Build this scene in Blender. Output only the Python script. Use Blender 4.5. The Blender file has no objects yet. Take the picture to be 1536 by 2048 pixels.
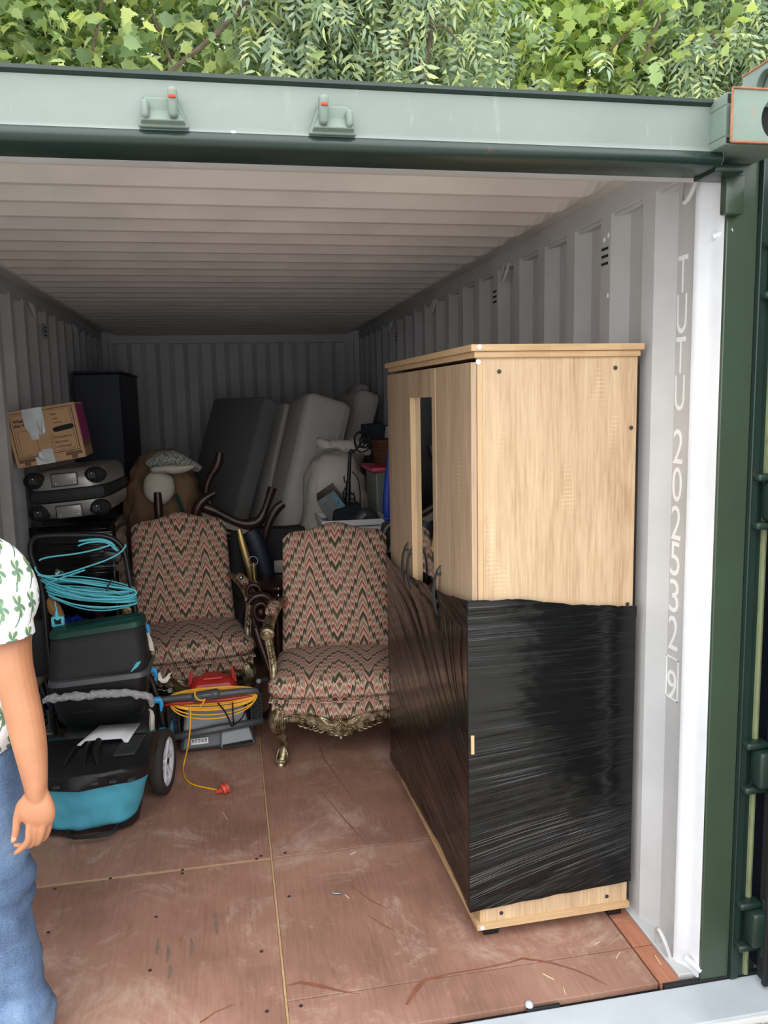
import bpy, bmesh, math, random
import numpy as np
from mathutils import Vector, Matrix, Euler, noise as mnoise
PI = math.pi
random.seed(7)
S = bpy.context.scene
COL = S.collection

# ------------------------------------------------------------ camera, sky, exposure
CY, CP, CR = 0.1871, 0.137, 0.0214          # yaw right, pitch down, roll
CL = Vector((-0.1017, -2.0095, 1.7319))
FPX = 1632.05
_f = Vector((math.sin(CY)*math.cos(CP), math.cos(CY)*math.cos(CP), -math.sin(CP)))
_r = Vector((math.cos(CY), -math.sin(CY), 0))
_d = _f.cross(_r)
_r2 = _r*math.cos(CR) + _d*math.sin(CR)
_d2 = -_r*math.sin(CR) + _d*math.cos(CR)
cam = bpy.data.cameras.new('camera'); co = bpy.data.objects.new('camera', cam); COL.objects.link(co)
cam.sensor_fit = 'HORIZONTAL'; cam.sensor_width = 36; cam.lens = 36*FPX/1536
cam.clip_start = 0.05; cam.clip_end = 200
co.matrix_world = Matrix(((_r2.x, -_d2.x, -_f.x, CL.x), (_r2.y, -_d2.y, -_f.y, CL.y), (_r2.z, -_d2.z, -_f.z, CL.z), (0, 0, 0, 1)))
S.camera = co

w = bpy.data.worlds.new('sky'); S.world = w; w.use_nodes = True
nt = w.node_tree; nt.nodes.clear()
wo = nt.nodes.new('ShaderNodeOutputWorld'); wb = nt.nodes.new('ShaderNodeBackground')
tc = nt.nodes.new('ShaderNodeTexCoord'); sp = nt.nodes.new('ShaderNodeSeparateXYZ')
rp = nt.nodes.new('ShaderNodeValToRGB')
rp.color_ramp.elements[0].position = 0.0; rp.color_ramp.elements[0].color = (0.80, 0.83, 0.86, 1)
rp.color_ramp.elements[1].position = 0.8; rp.color_ramp.elements[1].color = (0.95, 0.98, 1.0, 1)
nt.links.new(tc.outputs['Generated'], sp.inputs[0]); nt.links.new(sp.outputs['Z'], rp.inputs[0])
nt.links.new(rp.outputs[0], wb.inputs[0]); nt.links.new(wb.outputs[0], wo.inputs[0])
wb.inputs[1].default_value = 1.75
sun = bpy.data.lights.new('sun_behind_cloud', 'SUN'); sun.energy = 1.6; sun.angle = math.radians(75); sun.color = (1.0, 0.97, 0.92)
so = bpy.data.objects.new('sun_behind_cloud', sun); COL.objects.link(so)
so.rotation_euler = Vector((0.12, 1.0, -1.05)).to_track_quat('-Z', 'Y').to_euler()
vs = S.view_settings
vs.view_transform = 'Standard'; vs.look = 'None'; vs.gamma = 1; vs.use_curve_mapping = False
vs.exposure = 0.46

# ------------------------------------------------------------ helpers
def ray(px, py):
    v = _r2*(px-768) + _d2*(py-1024) + _f*FPX
    return v
def at(px, py, y):                          # a point of the place at depth y along the container
    v = ray(px, py); return CL + v*((y-CL.y)/v.y)
def atx(px, py, x):
    v = ray(px, py); return CL + v*((x-CL.x)/v.x)

class MB:
    def __init__(s): s.v = []; s.f = []; s.uv = []; s.M = Matrix.Identity(4)
    def add(s, vs, fs, uvs=None):
        n = len(s.v); M = s.M
        s.v += [tuple(M @ Vector(p)) for p in vs]; s.f += [tuple(n+i for i in f) for f in fs]
        if uvs: s.uv += [uvs[i] for f in fs for i in f]
        return s
    def box(s, c, d, R=None, r=0.0, seg=2, taper=None):
        x, y, z = d[0]/2, d[1]/2, d[2]/2
        if r > 0:
            bm = bmesh.new(); bmesh.ops.create_cube(bm, size=1)
            for v in bm.verts: v.co = Vector((v.co.x*d[0], v.co.y*d[1], v.co.z*d[2]))
            bmesh.ops.bevel(bm, geom=bm.edges[:], offset=min(r, x*.98, y*.98, z*.98), segments=seg, profile=0.5, affect='EDGES')
            bm.verts.ensure_lookup_table()
            vs = [v.co.copy() for v in bm.verts]; fs = [[v.index for v in f.verts] for f in bm.faces]; bm.free()
        else:
            vs = [Vector(p) for p in ((-x,-y,-z),(x,-y,-z),(x,y,-z),(-x,y,-z),(-x,-y,z),(x,-y,z),(x,y,z),(-x,y,z))]
            fs = [(0,3,2,1),(4,5,6,7),(0,1,5,4),(1,2,6,5),(2,3,7,6),(3,0,4,7)]
        if taper:
            for v in vs:
                k = (v.z+z)/(2*z); v.x *= 1+(taper-1)*k; v.y *= 1+(taper-1)*k
        if R is not None: vs = [R @ v for v in vs]
        c = Vector(c); return s.add([v+c for v in vs], fs)
    def b2(s, a, b, r=0.0, seg=2):           # box from corner to corner
        return s.box(((a[0]+b[0])/2, (a[1]+b[1])/2, (a[2]+b[2])/2), (abs(b[0]-a[0]), abs(b[1]-a[1]), abs(b[2]-a[2])), r=r, seg=seg)
    def hexa(s, p):                          # eight corners: bottom 4 then top 4
        return s.add(p, [(0,3,2,1),(4,5,6,7),(0,1,5,4),(1,2,6,5),(2,3,7,6),(3,0,4,7)])
    def tube(s, pts, r, n=8, closed=False, smooth=0, flat=1.0, up=None):
        pts = [Vector(p) for p in pts]
        rr = list(r) if isinstance(r, (list, tuple)) else [r]*len(pts)
        for _ in range(smooth):
            q = []; rq = []
            m = len(pts)
            for i in range(m if closed else m-1):
                a, b = pts[i], pts[(i+1) % m]; ra, rb = rr[i], rr[(i+1) % m]
                if i == 0 and not closed: q.append(a); rq.append(ra)
                q += [a*.75+b*.25, a*.25+b*.75]; rq += [ra*.75+rb*.25, ra*.25+rb*.75]
                if i == m-2 and not closed: q.append(b); rq.append(rb)
            pts, rr = q, rq
        m = len(pts); vs = []; prev = None
        for i, p in enumerate(pts):
            if closed: t = pts[(i+1) % m]-pts[i-1]
            else: t = pts[min(i+1, m-1)]-pts[max(i-1, 0)]
            t = t.normalized() if t.length > 1e-9 else Vector((0, 0, 1))
            if prev is None:
                a = Vector(up) if up else (Vector((0, 0, 1)) if abs(t.z) < .9 else Vector((0, 1, 0)))
                u = (a-t*a.dot(t)).normalized()
            else:
                u = prev-t*prev.dot(t); u = u.normalized() if u.length > 1e-6 else prev
            prev = u; b = t.cross(u)
            for k in range(n):
                an = 2*PI*k/n; vs.append(p+u*(math.cos(an)*rr[i]*flat)+b*(math.sin(an)*rr[i]))
        fs = []
        for i in range(m if closed else m-1):
            j = (i+1) % m
            for k in range(n): fs.append((i*n+k, i*n+(k+1) % n, j*n+(k+1) % n, j*n+k))
        if not closed: fs += [tuple(range(n))[::-1], tuple((m-1)*n+k for k in range(n))]
        return s.add(vs, fs)
    def lathe(s, prof, n=16, c=(0, 0, 0), R=None, sx=1, sy=1):
        c = Vector(c); vs = []
        for r, z in prof:
            for k in range(n):
                a = 2*PI*k/n; p = Vector((math.cos(a)*r*sx, math.sin(a)*r*sy, z))
                vs.append((R @ p if R is not None else p)+c)
        m = len(prof); fs = []
        for i in range(m-1):
            for k in range(n): fs.append((i*n+k, i*n+(k+1) % n, (i+1)*n+(k+1) % n, (i+1)*n+k))
        fs += [tuple(range(n))[::-1], tuple((m-1)*n+k for k in range(n))]
        return s.add(vs, fs)
    def cyl(s, a, b, r, n=12, r2=None):
        return s.tube([a, b], [r, r if r2 is None else r2], n)
    def ell(s, c, d, n=12, m=8, R=None):
        prof = [(math.sin(PI*i/m)*1.0+1e-4, -math.cos(PI*i/m)) for i in range(m+1)]
        vs = []; c = Vector(c)
        for r, z in prof:
            for k in range(n):
                a = 2*PI*k/n; p = Vector((math.cos(a)*r*d[0], math.sin(a)*r*d[1], z*d[2]))
                vs.append((R @ p if R is not None else p)+c)
        fs = []
        for i in range(m):
            for k in range(n): fs.append((i*n+k, i*n+(k+1) % n, (i+1)*n+(k+1) % n, (i+1)*n+k))
        return s.add(vs, fs)
    def prism(s, out, a, b, ax='y'):         # 2D outline extruded from a to b along an axis
        def P(u, v, t): return {'y': (u, t, v), 'x': (t, u, v), 'z': (u, v, t)}[ax]
        n = len(out); vs = [P(u, v, a) for u, v in out]+[P(u, v, b) for u, v in out]
        fs = [tuple(range(n)), tuple(range(n, 2*n))[::-1]]+[(i, i+n, (i+1) % n+n, (i+1) % n) for i in range(n)]
        return s.add(vs, fs)
    def grid(s, fn, nu, nv, uvfn=None, closed=False):
        vs = []; uv = []
        for i in range(nu+1):
            for j in range(nv+1):
                vs.append(fn(i/nu, j/nv)); uv.append(uvfn(i/nu, j/nv) if uvfn else (i/nu, j/nv))
        fs = [(i*(nv+1)+j, (i+1)*(nv+1)+j, (i+1)*(nv+1)+j+1, i*(nv+1)+j+1) for i in range(nu) for j in range(nv)]
        return s.add(vs, fs, uv if uvfn else None)
    def build(s, name, mat, parent=None, smooth=True, ang=40, bevel=0, sub=0, label=None, uvf=None, recalc=True, solid=0, kind=None):
        me = bpy.data.meshes.new(name)
        me.from_pydata(s.v, [], s.f); me.update()
        if len(s.uv) == len(me.loops) and s.uv:
            l = me.uv_layers.new(name='UVMap'); l.data.foreach_set('uv', [c for p in s.uv for c in p])
        if recalc:
            bm = bmesh.new(); bm.from_mesh(me); bmesh.ops.recalc_face_normals(bm, faces=bm.faces[:]); bm.to_mesh(me); bm.free()
        if uvf:
            l = me.uv_layers.new(name='UVMap'); a = []
            for p in me.polygons:
                for vi in p.vertices: a += list(uvf(me.vertices[vi].co, p.normal))
            l.data.foreach_set('uv', a)
        if smooth:
            me.polygons.foreach_set('use_smooth', [True]*len(me.polygons))
            if ang < 180: me.set_sharp_from_angle(angle=math.radians(ang))
        me.materials.append(mat)
        o = bpy.data.objects.new(name, me); COL.objects.link(o)
        if parent is not None: o.parent = parent
        if solid: m = o.modifiers.new('s', 'SOLIDIFY'); m.thickness = solid; m.offset = 0
        if bevel: m = o.modifiers.new('b', 'BEVEL'); m.width = bevel; m.segments = 2; m.limit_method = 'ANGLE'; m.angle_limit = .7
        if sub: m = o.modifiers.new('u', 'SUBSURF'); m.levels = sub; m.render_levels = sub
        if label: o['label'] = label
        if kind: o['kind'] = kind
        return o

def tag(o, label, cat, group=None, kind=None):
    o['label'] = label
    if cat: o['category'] = cat
    if group: o['group'] = group
    if kind: o['kind'] = kind
    return o
def struct(o, label=None):
    o['kind'] = 'structure'
    if label: o['label'] = label
    return o
def thing(name, label, cat, loc=(0, 0, 0), rz=0, group=None, rot=None, structure=False):
    o = bpy.data.objects.new(name, None); COL.objects.link(o); o.empty_display_size = .1
    o.location = loc; o.rotation_euler = rot if rot else (0, 0, rz)
    o['label'] = label
    if structure: o['kind'] = 'structure'
    else: o['category'] = cat
    if group: o['group'] = group
    return o
def copy_tree(o, parent=None):
    c = o.copy(); COL.objects.link(c); c.parent = parent
    for ch in list(o.children): copy_tree(ch, c)
    return c

# ------------------------------------------------------------ materials
def rgb(r, g, b):                            # from display values 0..255
    f = lambda c: ((c/255+.055)/1.055)**2.4 if c/255 > .04045 else c/255/12.92
    return (f(r), f(g), f(b), 1)
class N:
    def __init__(s, name):
        s.m = bpy.data.materials.new(name); s.m.use_nodes = True; s.t = s.m.node_tree; s.t.nodes.clear()
        s.out = s.n('ShaderNodeOutputMaterial'); s.b = s.n('ShaderNodeBsdfPrincipled'); s.l(s.b, s.out, 0, 0)
    def n(s, t, **k):
        o = s.t.nodes.new(t)
        for a, b in k.items(): setattr(o, a, b)
        return o
    def l(s, a, b, i=0, j=0):
        if isinstance(a, bpy.types.Node): a = a.outputs[i]
        s.t.links.new(a, b.inputs[j] if isinstance(b, bpy.types.Node) else b)
    def set(s, **k):
        for a, b in k.items():
            i = s.b.inputs[a.replace('_', ' ')]
            if isinstance(b, (bpy.types.NodeSocket,)): s.l(b, i)
            else: i.default_value = b
        return s
    def coord(s, kind='Object', scale=(1, 1, 1), rot=(0, 0, 0), loc=(0, 0, 0)):
        c = s.n('ShaderNodeTexCoord'); m = s.n('ShaderNodeMapping')
        m.inputs['Scale'].default_value = scale; m.inputs['Rotation'].default_value = rot; m.inputs['Location'].default_value = loc
        s.l(c.outputs[kind], m); return m.outputs[0]
    def noise(s, vec, scale=5, detail=4, rough=.55, dist=0):
        o = s.n('ShaderNodeTexNoise'); s.l(vec, o.inputs['Vector']); o.inputs['Scale'].default_value = scale
        o.inputs['Detail'].default_value = detail; o.inputs['Roughness'].default_value = rough; o.inputs['Distortion'].default_value = dist
        return o.outputs['Fac']
    def ramp(s, fac, stops, interp='LINEAR'):
        o = s.n('ShaderNodeValToRGB'); e = o.color_ramp; e.interpolation = interp
        while len(e.elements) < len(stops): e.elements.new(.5)
        for x, (p, c) in zip(e.elements, stops):
            x.position = p; x.color = c if len(c) == 4 else (*c, 1)
        s.l(fac, o.inputs[0]); return o.outputs[0]
    def mix(s, fac, a, b, mode='MIX'):
        o = s.n('ShaderNodeMix'); o.data_type = 'RGBA'; o.blend_type = mode
        for v, i in ((fac, 0), (a, 6), (b, 7)):
            if isinstance(v, bpy.types.NodeSocket): s.l(v, o.inputs[i])
            else: o.inputs[i].default_value = v
        return o.outputs[2]
    def math(s, op, a, b=0.0, c=0.0):
        o = s.n('ShaderNodeMath'); o.operation = op
        for v, i in ((a, 0), (b, 1), (c, 2)):
            if isinstance(v, bpy.types.NodeSocket): s.l(v, o.inputs[i])
            else: o.inputs[i].default_value = v
        return o.outputs[0]
    def bump(s, h, strength=.3, dist=.01):
        o = s.n('ShaderNodeBump'); o.inputs['Strength'].default_value = strength; o.inputs['Distance'].default_value = dist
        s.l(h, o.inputs['Height']); s.l(o.outputs[0], s.b.inputs['Normal']); return s
def G(v): return (v, v, v, 1)
def simple(name, c, rough=.6, metal=0, var=.12, vs=6, bump=0, bs=60, coat=0, sheen=0, spec=.5):
    m = N(name); v = m.coord()
    f = m.noise(v, vs, 4)
    dk = tuple(x*(1-var) for x in c[:3])+(1,); lt = tuple(min(1, x*(1+var)) for x in c[:3])+(1,)
    m.set(Base_Color=m.ramp(f, [(.3, dk), (.7, lt)]), Roughness=rough, Metallic=metal)
    m.b.inputs['Coat Weight'].default_value = coat; m.b.inputs['Sheen Weight'].default_value = sheen
    m.b.inputs['Specular IOR Level'].default_value = spec
    if bump: m.bump(m.noise(v, bs, 3), bump, .004)
    return m.m
def painted(name, c, wear, rough=.45, amt=.62, vs=3.0, rust=None, spec=.5):
    m = N(name); v = m.coord()
    base = m.ramp(m.noise(v, vs, 6, .6), [(.3, tuple(x*.88 for x in c[:3])+(1,)), (.7, tuple(min(1, x*1.08) for x in c[:3])+(1,))])
    v2 = m.coord(scale=(6, 6, 1.2)); n2 = m.noise(v2, 5, 8, .7)
    col = m.mix(m.ramp(n2, [(amt, G(0)), (amt+.12, G(.55))]), base, wear)
    if rust: col = m.mix(m.ramp(m.noise(v, 14, 6, .7), [(.66, G(0)), (.72, G(1))]), col, rust)
    m.set(Base_Color=col, Roughness=rough); m.b.inputs['Specular IOR Level'].default_value = spec
    m.bump(m.noise(v, 25, 3), .08, .01)
    return m.m

MT = {}
MT['wallpaint'] = painted('interior_paint', rgb(195, 195, 196), rgb(150, 146, 140), .5, .70)
MT['ceilpaint'] = painted('ceiling_paint', rgb(214, 206, 201), rgb(170, 164, 158), .5, .74)
MT['endpaint'] = painted('inner_post_paint', rgb(228, 230, 235), rgb(196, 190, 186), .35, .64)
MT['green'] = painted('green_paint', rgb(60, 76, 60), rgb(88, 106, 92), .28, .68, rust=None, spec=.6)
MT['greenh'] = painted('header_green_paint', rgb(122, 134, 128), rgb(146, 156, 150), .36, .60, 2.0, spec=.7)
MT['greendark'] = painted('dark_green_paint', rgb(32, 50, 44), rgb(76, 92, 84), .3, .62, 4, rust=rgb(90, 60, 40))
MT['greenrust'] = painted('rusty_green_paint', rgb(120, 136, 126), rgb(160, 120, 96), .5, .58, 8, rust=rgb(170, 100, 66))
MT['rust'] = simple('rust_edge', rgb(160, 104, 78), .8, 0, .3, 30, .5, 80)
MT['sill'] = painted('sill_grey_paint', rgb(198, 206, 214), rgb(150, 155, 158), .45, .64, 4)
MT['white'] = simple('white_paint', rgb(236, 237, 238), .45)
MT['rubber'] = simple('black_rubber', rgb(26, 26, 27), .65, 0, .2)
MT['gasket'] = painted('weathered_gasket', rgb(120, 128, 92), rgb(70, 60, 44), .7, .5, 12)
MT['black'] = simple('black_plastic', rgb(24, 24, 26), .42, 0, .2, 8, .1, 90)
MT['blackmatte'] = simple('black_matte', rgb(18, 18, 20), .8, 0, .2)
MT['charcoal'] = simple('charcoal_plastic', rgb(52, 54, 56), .5, 0, .15, 8, .1, 90)
MT['grey'] = simple('grey_plastic', rgb(138, 144, 150), .45, 0, .08)
MT['dgrey'] = simple('dark_grey_plastic', rgb(78, 80, 84), .42, 0, .1)
MT['red'] = simple('red_plastic', rgb(190, 44, 36), .35, 0, .15, 6, .05, 60)
MT['teal'] = simple('teal_fabric', rgb(82, 172, 198), .75, 0, .14, 5, .35, 14)
MT['cyan'] = simple('cyan_cable', rgb(104, 210, 226), .4, 0, .05)
MT['blueclip'] = simple('bright_blue_plastic', rgb(52, 156, 214), .35, 0, .08)
MT['bluetube'] = simple('blue_lacquered_tube', rgb(20, 62, 170), .2, .3, .08)
MT['yellow'] = simple('yellow_cable', rgb(246, 180, 44), .4, 0, .06)
MT['dkgreen'] = simple('dark_green_plastic', rgb(24, 68, 56), .4, 0, .1)
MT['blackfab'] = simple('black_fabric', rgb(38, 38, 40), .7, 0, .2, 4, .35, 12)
MT['chrome'] = simple('chrome', rgb(200, 200, 200), .2, 1, .05)
MT['steel'] = simple('grey_steel', rgb(150, 150, 152), .4, .8, .15, 20)
MT['screw'] = simple('dark_screw_cap', rgb(56, 50, 48), .5, 0, .3, 40)
MT['silvershell'] = simple('silver_hard_shell', rgb(148, 146, 142), .35, .35, .06, 3)
MT['navy'] = simple('navy_panel', rgb(18, 26, 46), .5, 0, .15, 3, .05, 30)
MT['navyfab'] = simple('navy_fabric', rgb(22, 30, 44), .8, 0, .2, 10, .3, 60)
MT['bluefab'] = simple('blue_bag', rgb(30, 66, 170), .5, 0, .2, 10, .4, 20)
MT['tan'] = simple('tan_cardboard', rgb(184, 146, 110), .8, 0, .07, 12, .1, 120)
MT['pink'] = simple('magenta_print', rgb(168, 56, 120), .7, 0, .06)
MT['ink'] = simple('black_ink', rgb(30, 24, 22), .8)
MT['inkbrown'] = simple('brown_print', rgb(110, 84, 66), .8)
MT['inkpink'] = simple('pink_print', rgb(220, 90, 110), .8)
MT['tape'] = simple('grey_duct_tape', rgb(172, 174, 176), .38, .35, .08, 20, .3, 30)
MT['mattress'] = simple('mattress_ticking', rgb(222, 216, 212), .85, 0, .05, 3, .2, 120)
MT['mattressdark'] = simple('grey_mattress_fabric', rgb(126, 126, 126), .9, 0, .06, 3, .2, 120)
MT['sack'] = simple('white_sack', rgb(220, 212, 202), .8, 0, .08, 4, .5, 14)
MT['brownsack'] = simple('brown_sack', rgb(132, 104, 78), .85, 0, .2, 6, .5, 14)
MT['cream'] = simple('cream_fabric', rgb(206, 198, 184), .85, 0, .06, 6, .2, 80)
MT['darkwood'] = simple('dark_mahogany', rgb(50, 26, 20), .38, 0, .4, 9, .05, 30, coat=.12)
MT['brass'] = simple('antique_brass', rgb(190, 160, 104), .3, .9, .12, 9)
MT['skin'] = None
MT['magenta'] = simple('pink_lid', rgb(206, 44, 88), .4)
MT['clearbin'] = simple('smoky_bin', rgb(112, 118, 112), .3, 0, .15)
MT['wicker'] = simple('brown_wicker', rgb(104, 66, 40), .7, 0, .35, 60, .6, 70)
MT['brownpaper'] = simple('kraft_paper', rgb(176, 130, 84), .85, 0, .15, 10, .6, 25)
MT['greyfab'] = simple('grey_webbing', rgb(120, 124, 130), .8, 0, .12, 10, .3, 90)
MT['darkgreyfab'] = simple('dark_grey_backpack_fabric', rgb(62, 60, 62), .85, 0, .15, 10, .3, 90)
MT['cyanprint'] = simple('cyan_print', rgb(20, 150, 180), .5)
MT['tyre'] = simple('grey_tyre', rgb(128, 122, 104), .85, 0, .15, 12, .3, 40)
MT['tyreblack'] = simple('dusty_black_tyre', rgb(48, 45, 43), .8, 0, .3, 12, .5, 70)
MT['gravel'] = simple('gravel_ground', rgb(186, 182, 174), .95, 0, .3, 30, .5, 60)

def film(name, c, rough):
    m = N(name); uv = m.coord('UV', scale=(1.1, 34, 1)); uv2 = m.coord('UV', scale=(2.6, 120, 1)); uv3 = m.coord('UV', scale=(.7, 9, 1))
    a = m.noise(uv, 1, 3, .6, .25); b = m.noise(uv2, 1, 3, .6, .2); c3 = m.noise(uv3, 1, 2, .5, .3)
    h = m.math('ADD', m.math('MULTIPLY', m.ramp(a, [(.42, G(0)), (.56, G(1))]), .7), m.math('MULTIPLY', b, .5))
    mask = m.ramp(m.noise(m.coord('UV', scale=(2.2, 3.0, 1)), 1, 2), [(.36, G(.12)), (.6, G(1))])
    h = m.math('ADD', m.math('MULTIPLY', h, mask), m.math('MULTIPLY', c3, .6))
    sv = m.n('ShaderNodeSeparateXYZ'); m.l(m.coord('UV'), sv.inputs[0])
    low = m.math('MULTIPLY', m.ramp(sv.outputs[1], [(.06, G(0)), (.12, G(1)), (.30, G(1)), (.38, G(0))]), m.math('GREATER_THAN', sv.outputs[0], 1.72))
    low = m.math('MULTIPLY', low, m.ramp(m.noise(m.coord('UV', scale=(3, 5, 1)), 1, 2), [(.42, G(0)), (.58, G(1))]))
    rid = m.ramp(m.noise(m.coord('UV', scale=(.9, 58, 1)), 1, 2, .5, .15), [(.48, G(0)), (.54, G(1)), (.60, G(0))])
    h = m.math('ADD', h, m.math('MULTIPLY', m.math('MULTIPLY', rid, low), 2.6))
    m.set(Base_Color=c, Roughness=rough); m.b.inputs['Specular IOR Level'].default_value = .5
    m.bump(h, .5, .006); return m.m
MT['film'] = film('black_stretch_film', rgb(10, 10, 11), .12)
def clearfilm():
    m = N('crumpled_clear_film'); v = m.coord()
    m.set(Base_Color=rgb(245, 245, 248), Roughness=.12, Alpha=.5); m.b.inputs['Specular IOR Level'].default_value = .9
    m.bump(m.noise(v, 60, 4, .7, 1.0), 1.0, .02); return m.m
MT['clear'] = clearfilm()

def oak(name, light, dark, seed=0, axis='z', spec=.35):
    m = N(name)
    sc = {'z': (1, 1, .05), 'x': (.05, 1, 1), 'y': (1, .05, 1)}[axis]
    v = m.coord(scale=sc, loc=(seed, seed*2, 0)); v2 = m.coord(scale=tuple(1 if s == 1 else .12 for s in sc), loc=(seed+3, 0, 0))
    g1 = m.noise(v, 130, 5, .65, .1); g2 = m.noise(v2, 14, 4, .6, 1.1)
    # staves about ten centimetres wide, each a little lighter or darker
    vc = m.coord(scale=(9, 9, 0) if axis == 'z' else (9, 0, 9), loc=(seed, seed, 0)); vo = m.n('ShaderNodeTexWhiteNoise'); vo.noise_dimensions = '3D'
    sn = m.n('ShaderNodeVectorMath'); sn.operation = 'FLOOR'; m.l(vc, sn.inputs[0]); m.l(sn.outputs[0], vo.inputs['Vector'])
    f = m.math('ADD', m.math('MULTIPLY', g1, .55), m.math('ADD', m.math('MULTIPLY', g2, .5), m.math('MULTIPLY', vo.outputs['Value'], .12)))
    col = m.ramp(f, [(.40, dark), (.55, tuple((a+b)/2 for a, b in zip(light, dark))), (.74, light)])
    # pale saw marks across the grain
    vm = m.coord(scale=tuple(1 if s == 1 else 1 for s in sc), loc=(seed*.7, 0, .2))
    wv = m.n('ShaderNodeTexWave'); wv.wave_type = 'BANDS'; wv.bands_direction = 'Z'; m.l(vm, wv.inputs['Vector']); wv.inputs['Scale'].default_value = 24; wv.inputs['Distortion'].default_value = 2.2; wv.inputs['Detail'].default_value = 2
    mk = m.ramp(m.noise(m.coord(scale=(5, 5, 1.6), loc=(seed+5, 1, 2)), 2.2, 2), [(.62, G(0)), (.72, G(.5))])
    col = m.mix(m.math('MULTIPLY', m.ramp(wv.outputs['Fac'], [(.6, G(0)), (.9, G(1))]), mk), col, tuple(min(1, x*1.22) for x in light[:3])+(1,))
    m.set(Base_Color=col, Roughness=.5); m.b.inputs['Specular IOR Level'].default_value = spec
    m.bump(g1, .12, .002); return m.m
OL, OD = rgb(214, 188, 154), rgb(172, 140, 108)
MT['oak'] = oak('light_oak_laminate', OL, OD, 0)
MT['oakdoor'] = oak('oak_door_laminate', rgb(190, 164, 136), rgb(150, 122, 98), 4)
MT['oakedge'] = oak('oak_edge_band', rgb(208, 176, 136), rgb(180, 144, 106), 2, 'x')
MT['oakedgev'] = oak('oak_edge_strip', rgb(212, 182, 142), rgb(186, 152, 114), 3)

def plywood(i):
    m = N('red_plywood'); v = m.coord(loc=(i*3.1, i*1.7, 0))
    grain = m.noise(m.coord(scale=(14, 1.0, 1), loc=(i, i, 0)), 7, 6, .65, .3)
    big = m.noise(v, 1.6, 5, .6, .4)
    col = m.ramp(m.math('ADD', m.math('MULTIPLY', grain, .28), m.math('MULTIPLY', big, .76)), [(.38, rgb(132, 98, 84)), (.52, rgb(160, 120, 104)), (.68, rgb(180, 142, 124))])
    if i == 9: col = m.ramp(grain, [(.3, rgb(160, 104, 80)), (.7, rgb(186, 128, 102))])
    dust = m.ramp(m.noise(v, 3.2, 10, .8, .6), [(.52, G(0)), (.70, G(.55))])
    col = m.mix(dust, col, rgb(218, 196, 180))
    stain = m.ramp(m.noise(m.coord(scale=(3.2, 1.1, 1), loc=(i+7, 2, 0)), 3.0, 4, .6, .5), [(.66, G(0)), (.72, G(.55))])
    col = m.mix(stain, col, rgb(120, 76, 60))
    fine = m.ramp(m.noise(m.coord(scale=(1.5, 1, 1), rot=(0, 0, .5)), 46, 6, .8, .3), [(.70, G(0)), (.76, G(.6))])
    col = m.mix(fine, col, rgb(96, 66, 54))
    m.set(Base_Color=col, Roughness=.62); m.b.inputs['Specular IOR Level'].default_value = .35
    m.bump(grain, .12, .004); return m.m
PLY = [plywood(i) for i in (0, 1, 2, 3)]; PLYE = plywood(9)

def chevron():
    m = N('flame_stitch_fabric'); c = m.n('ShaderNodeTexCoord'); s = m.n('ShaderNodeSeparateXYZ'); m.l(c.outputs['UV'], s.inputs[0])
    u, v = s.outputs[0], s.outputs[1]
    wob = m.math('MULTIPLY', m.math('SUBTRACT', m.noise(m.coord('UV', scale=(1, 1, 1)), 5, 2), .5), .012)
    u = m.math('ADD', u, 0.0)
    big = m.math('PINGPONG', m.math('ADD', u, .1288*401), .1288)         # tall flames
    mid = m.math('PINGPONG', m.math('ADD', u, .1288*401), .0092)       # the teeth on their flanks
    on = m.math('MULTIPLY', m.math('GREATER_THAN', big, .0185), m.math('LESS_THAN', big, .1103))
    h = m.math('ADD', m.math('MULTIPLY', big, 2.1), m.math('MULTIPLY', m.math('MULTIPLY', mid, on), 3.6))
    t = m.math('ADD', v, h)
    k = m.math('DIVIDE', t, .0128)
    idx = m.math('FLOOR', k)
    wn = m.n('ShaderNodeTexWhiteNoise'); wn.noise_dimensions = '1D'; m.l(m.math('MODULO', idx, 41.0), wn.inputs['W'])
    P = [rgb(206, 132, 124), rgb(222, 200, 172), rgb(134, 126, 104), rgb(84, 70, 56), rgb(162, 70, 62), rgb(226, 156, 142), rgb(152, 146, 124), rgb(186, 112, 66), rgb(212, 188, 160), rgb(112, 100, 80)]
    seq = m.ramp(m.math('FRACT', m.math('DIVIDE', m.math('ADD', idx, .5), 10.0)), [(i/10, P[j]) for i, j in enumerate((0, 1, 2, 3, 3, 1, 5, 4, 1, 6))], 'CONSTANT')
    alt = m.ramp(wn.outputs['Value'], [(i/10, P[i]) for i in range(10)], 'CONSTANT')
    blot = m.ramp(m.noise(m.coord('UV', scale=(1, 1, 1)), 9, 2), [(.48, G(0)), (.52, G(1))])
    col = m.mix(m.math('MULTIPLY', blot, .12), seq, alt)
    wv = m.noise(m.coord('UV'), 900, 2)
    col = m.mix(.35, col, m.mix(1.0, col, m.ramp(wv, [(.3, G(.55)), (.7, G(1.0))]), 'MULTIPLY'))
    m.set(Base_Color=col, Roughness=.85); m.b.inputs['Sheen Weight'].default_value = .08
    m.bump(m.math('ADD', wv, m.math('FRACT', k)), .25, .002); return m.m
MT['chevron'] = chevron()
def antique():
    m = N('antique_silver_gilt'); v = m.coord(); f = m.noise(v, 26, 5, .6)
    m.set(Base_Color=m.ramp(f, [(.38, rgb(92, 76, 54)), (.55, rgb(164, 148, 118)), (.72, rgb(214, 206, 188))]), Roughness=.36, Metallic=.75)
    m.bump(m.noise(v, 90, 3), .3, .003); return m.m
MT['antique'] = antique()
def mirror():
    m = N('mirror_glass'); m.set(Base_Color=G(.62), Roughness=.03, Metallic=1.0); return m.m
MT['mirror'] = mirror()

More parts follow.
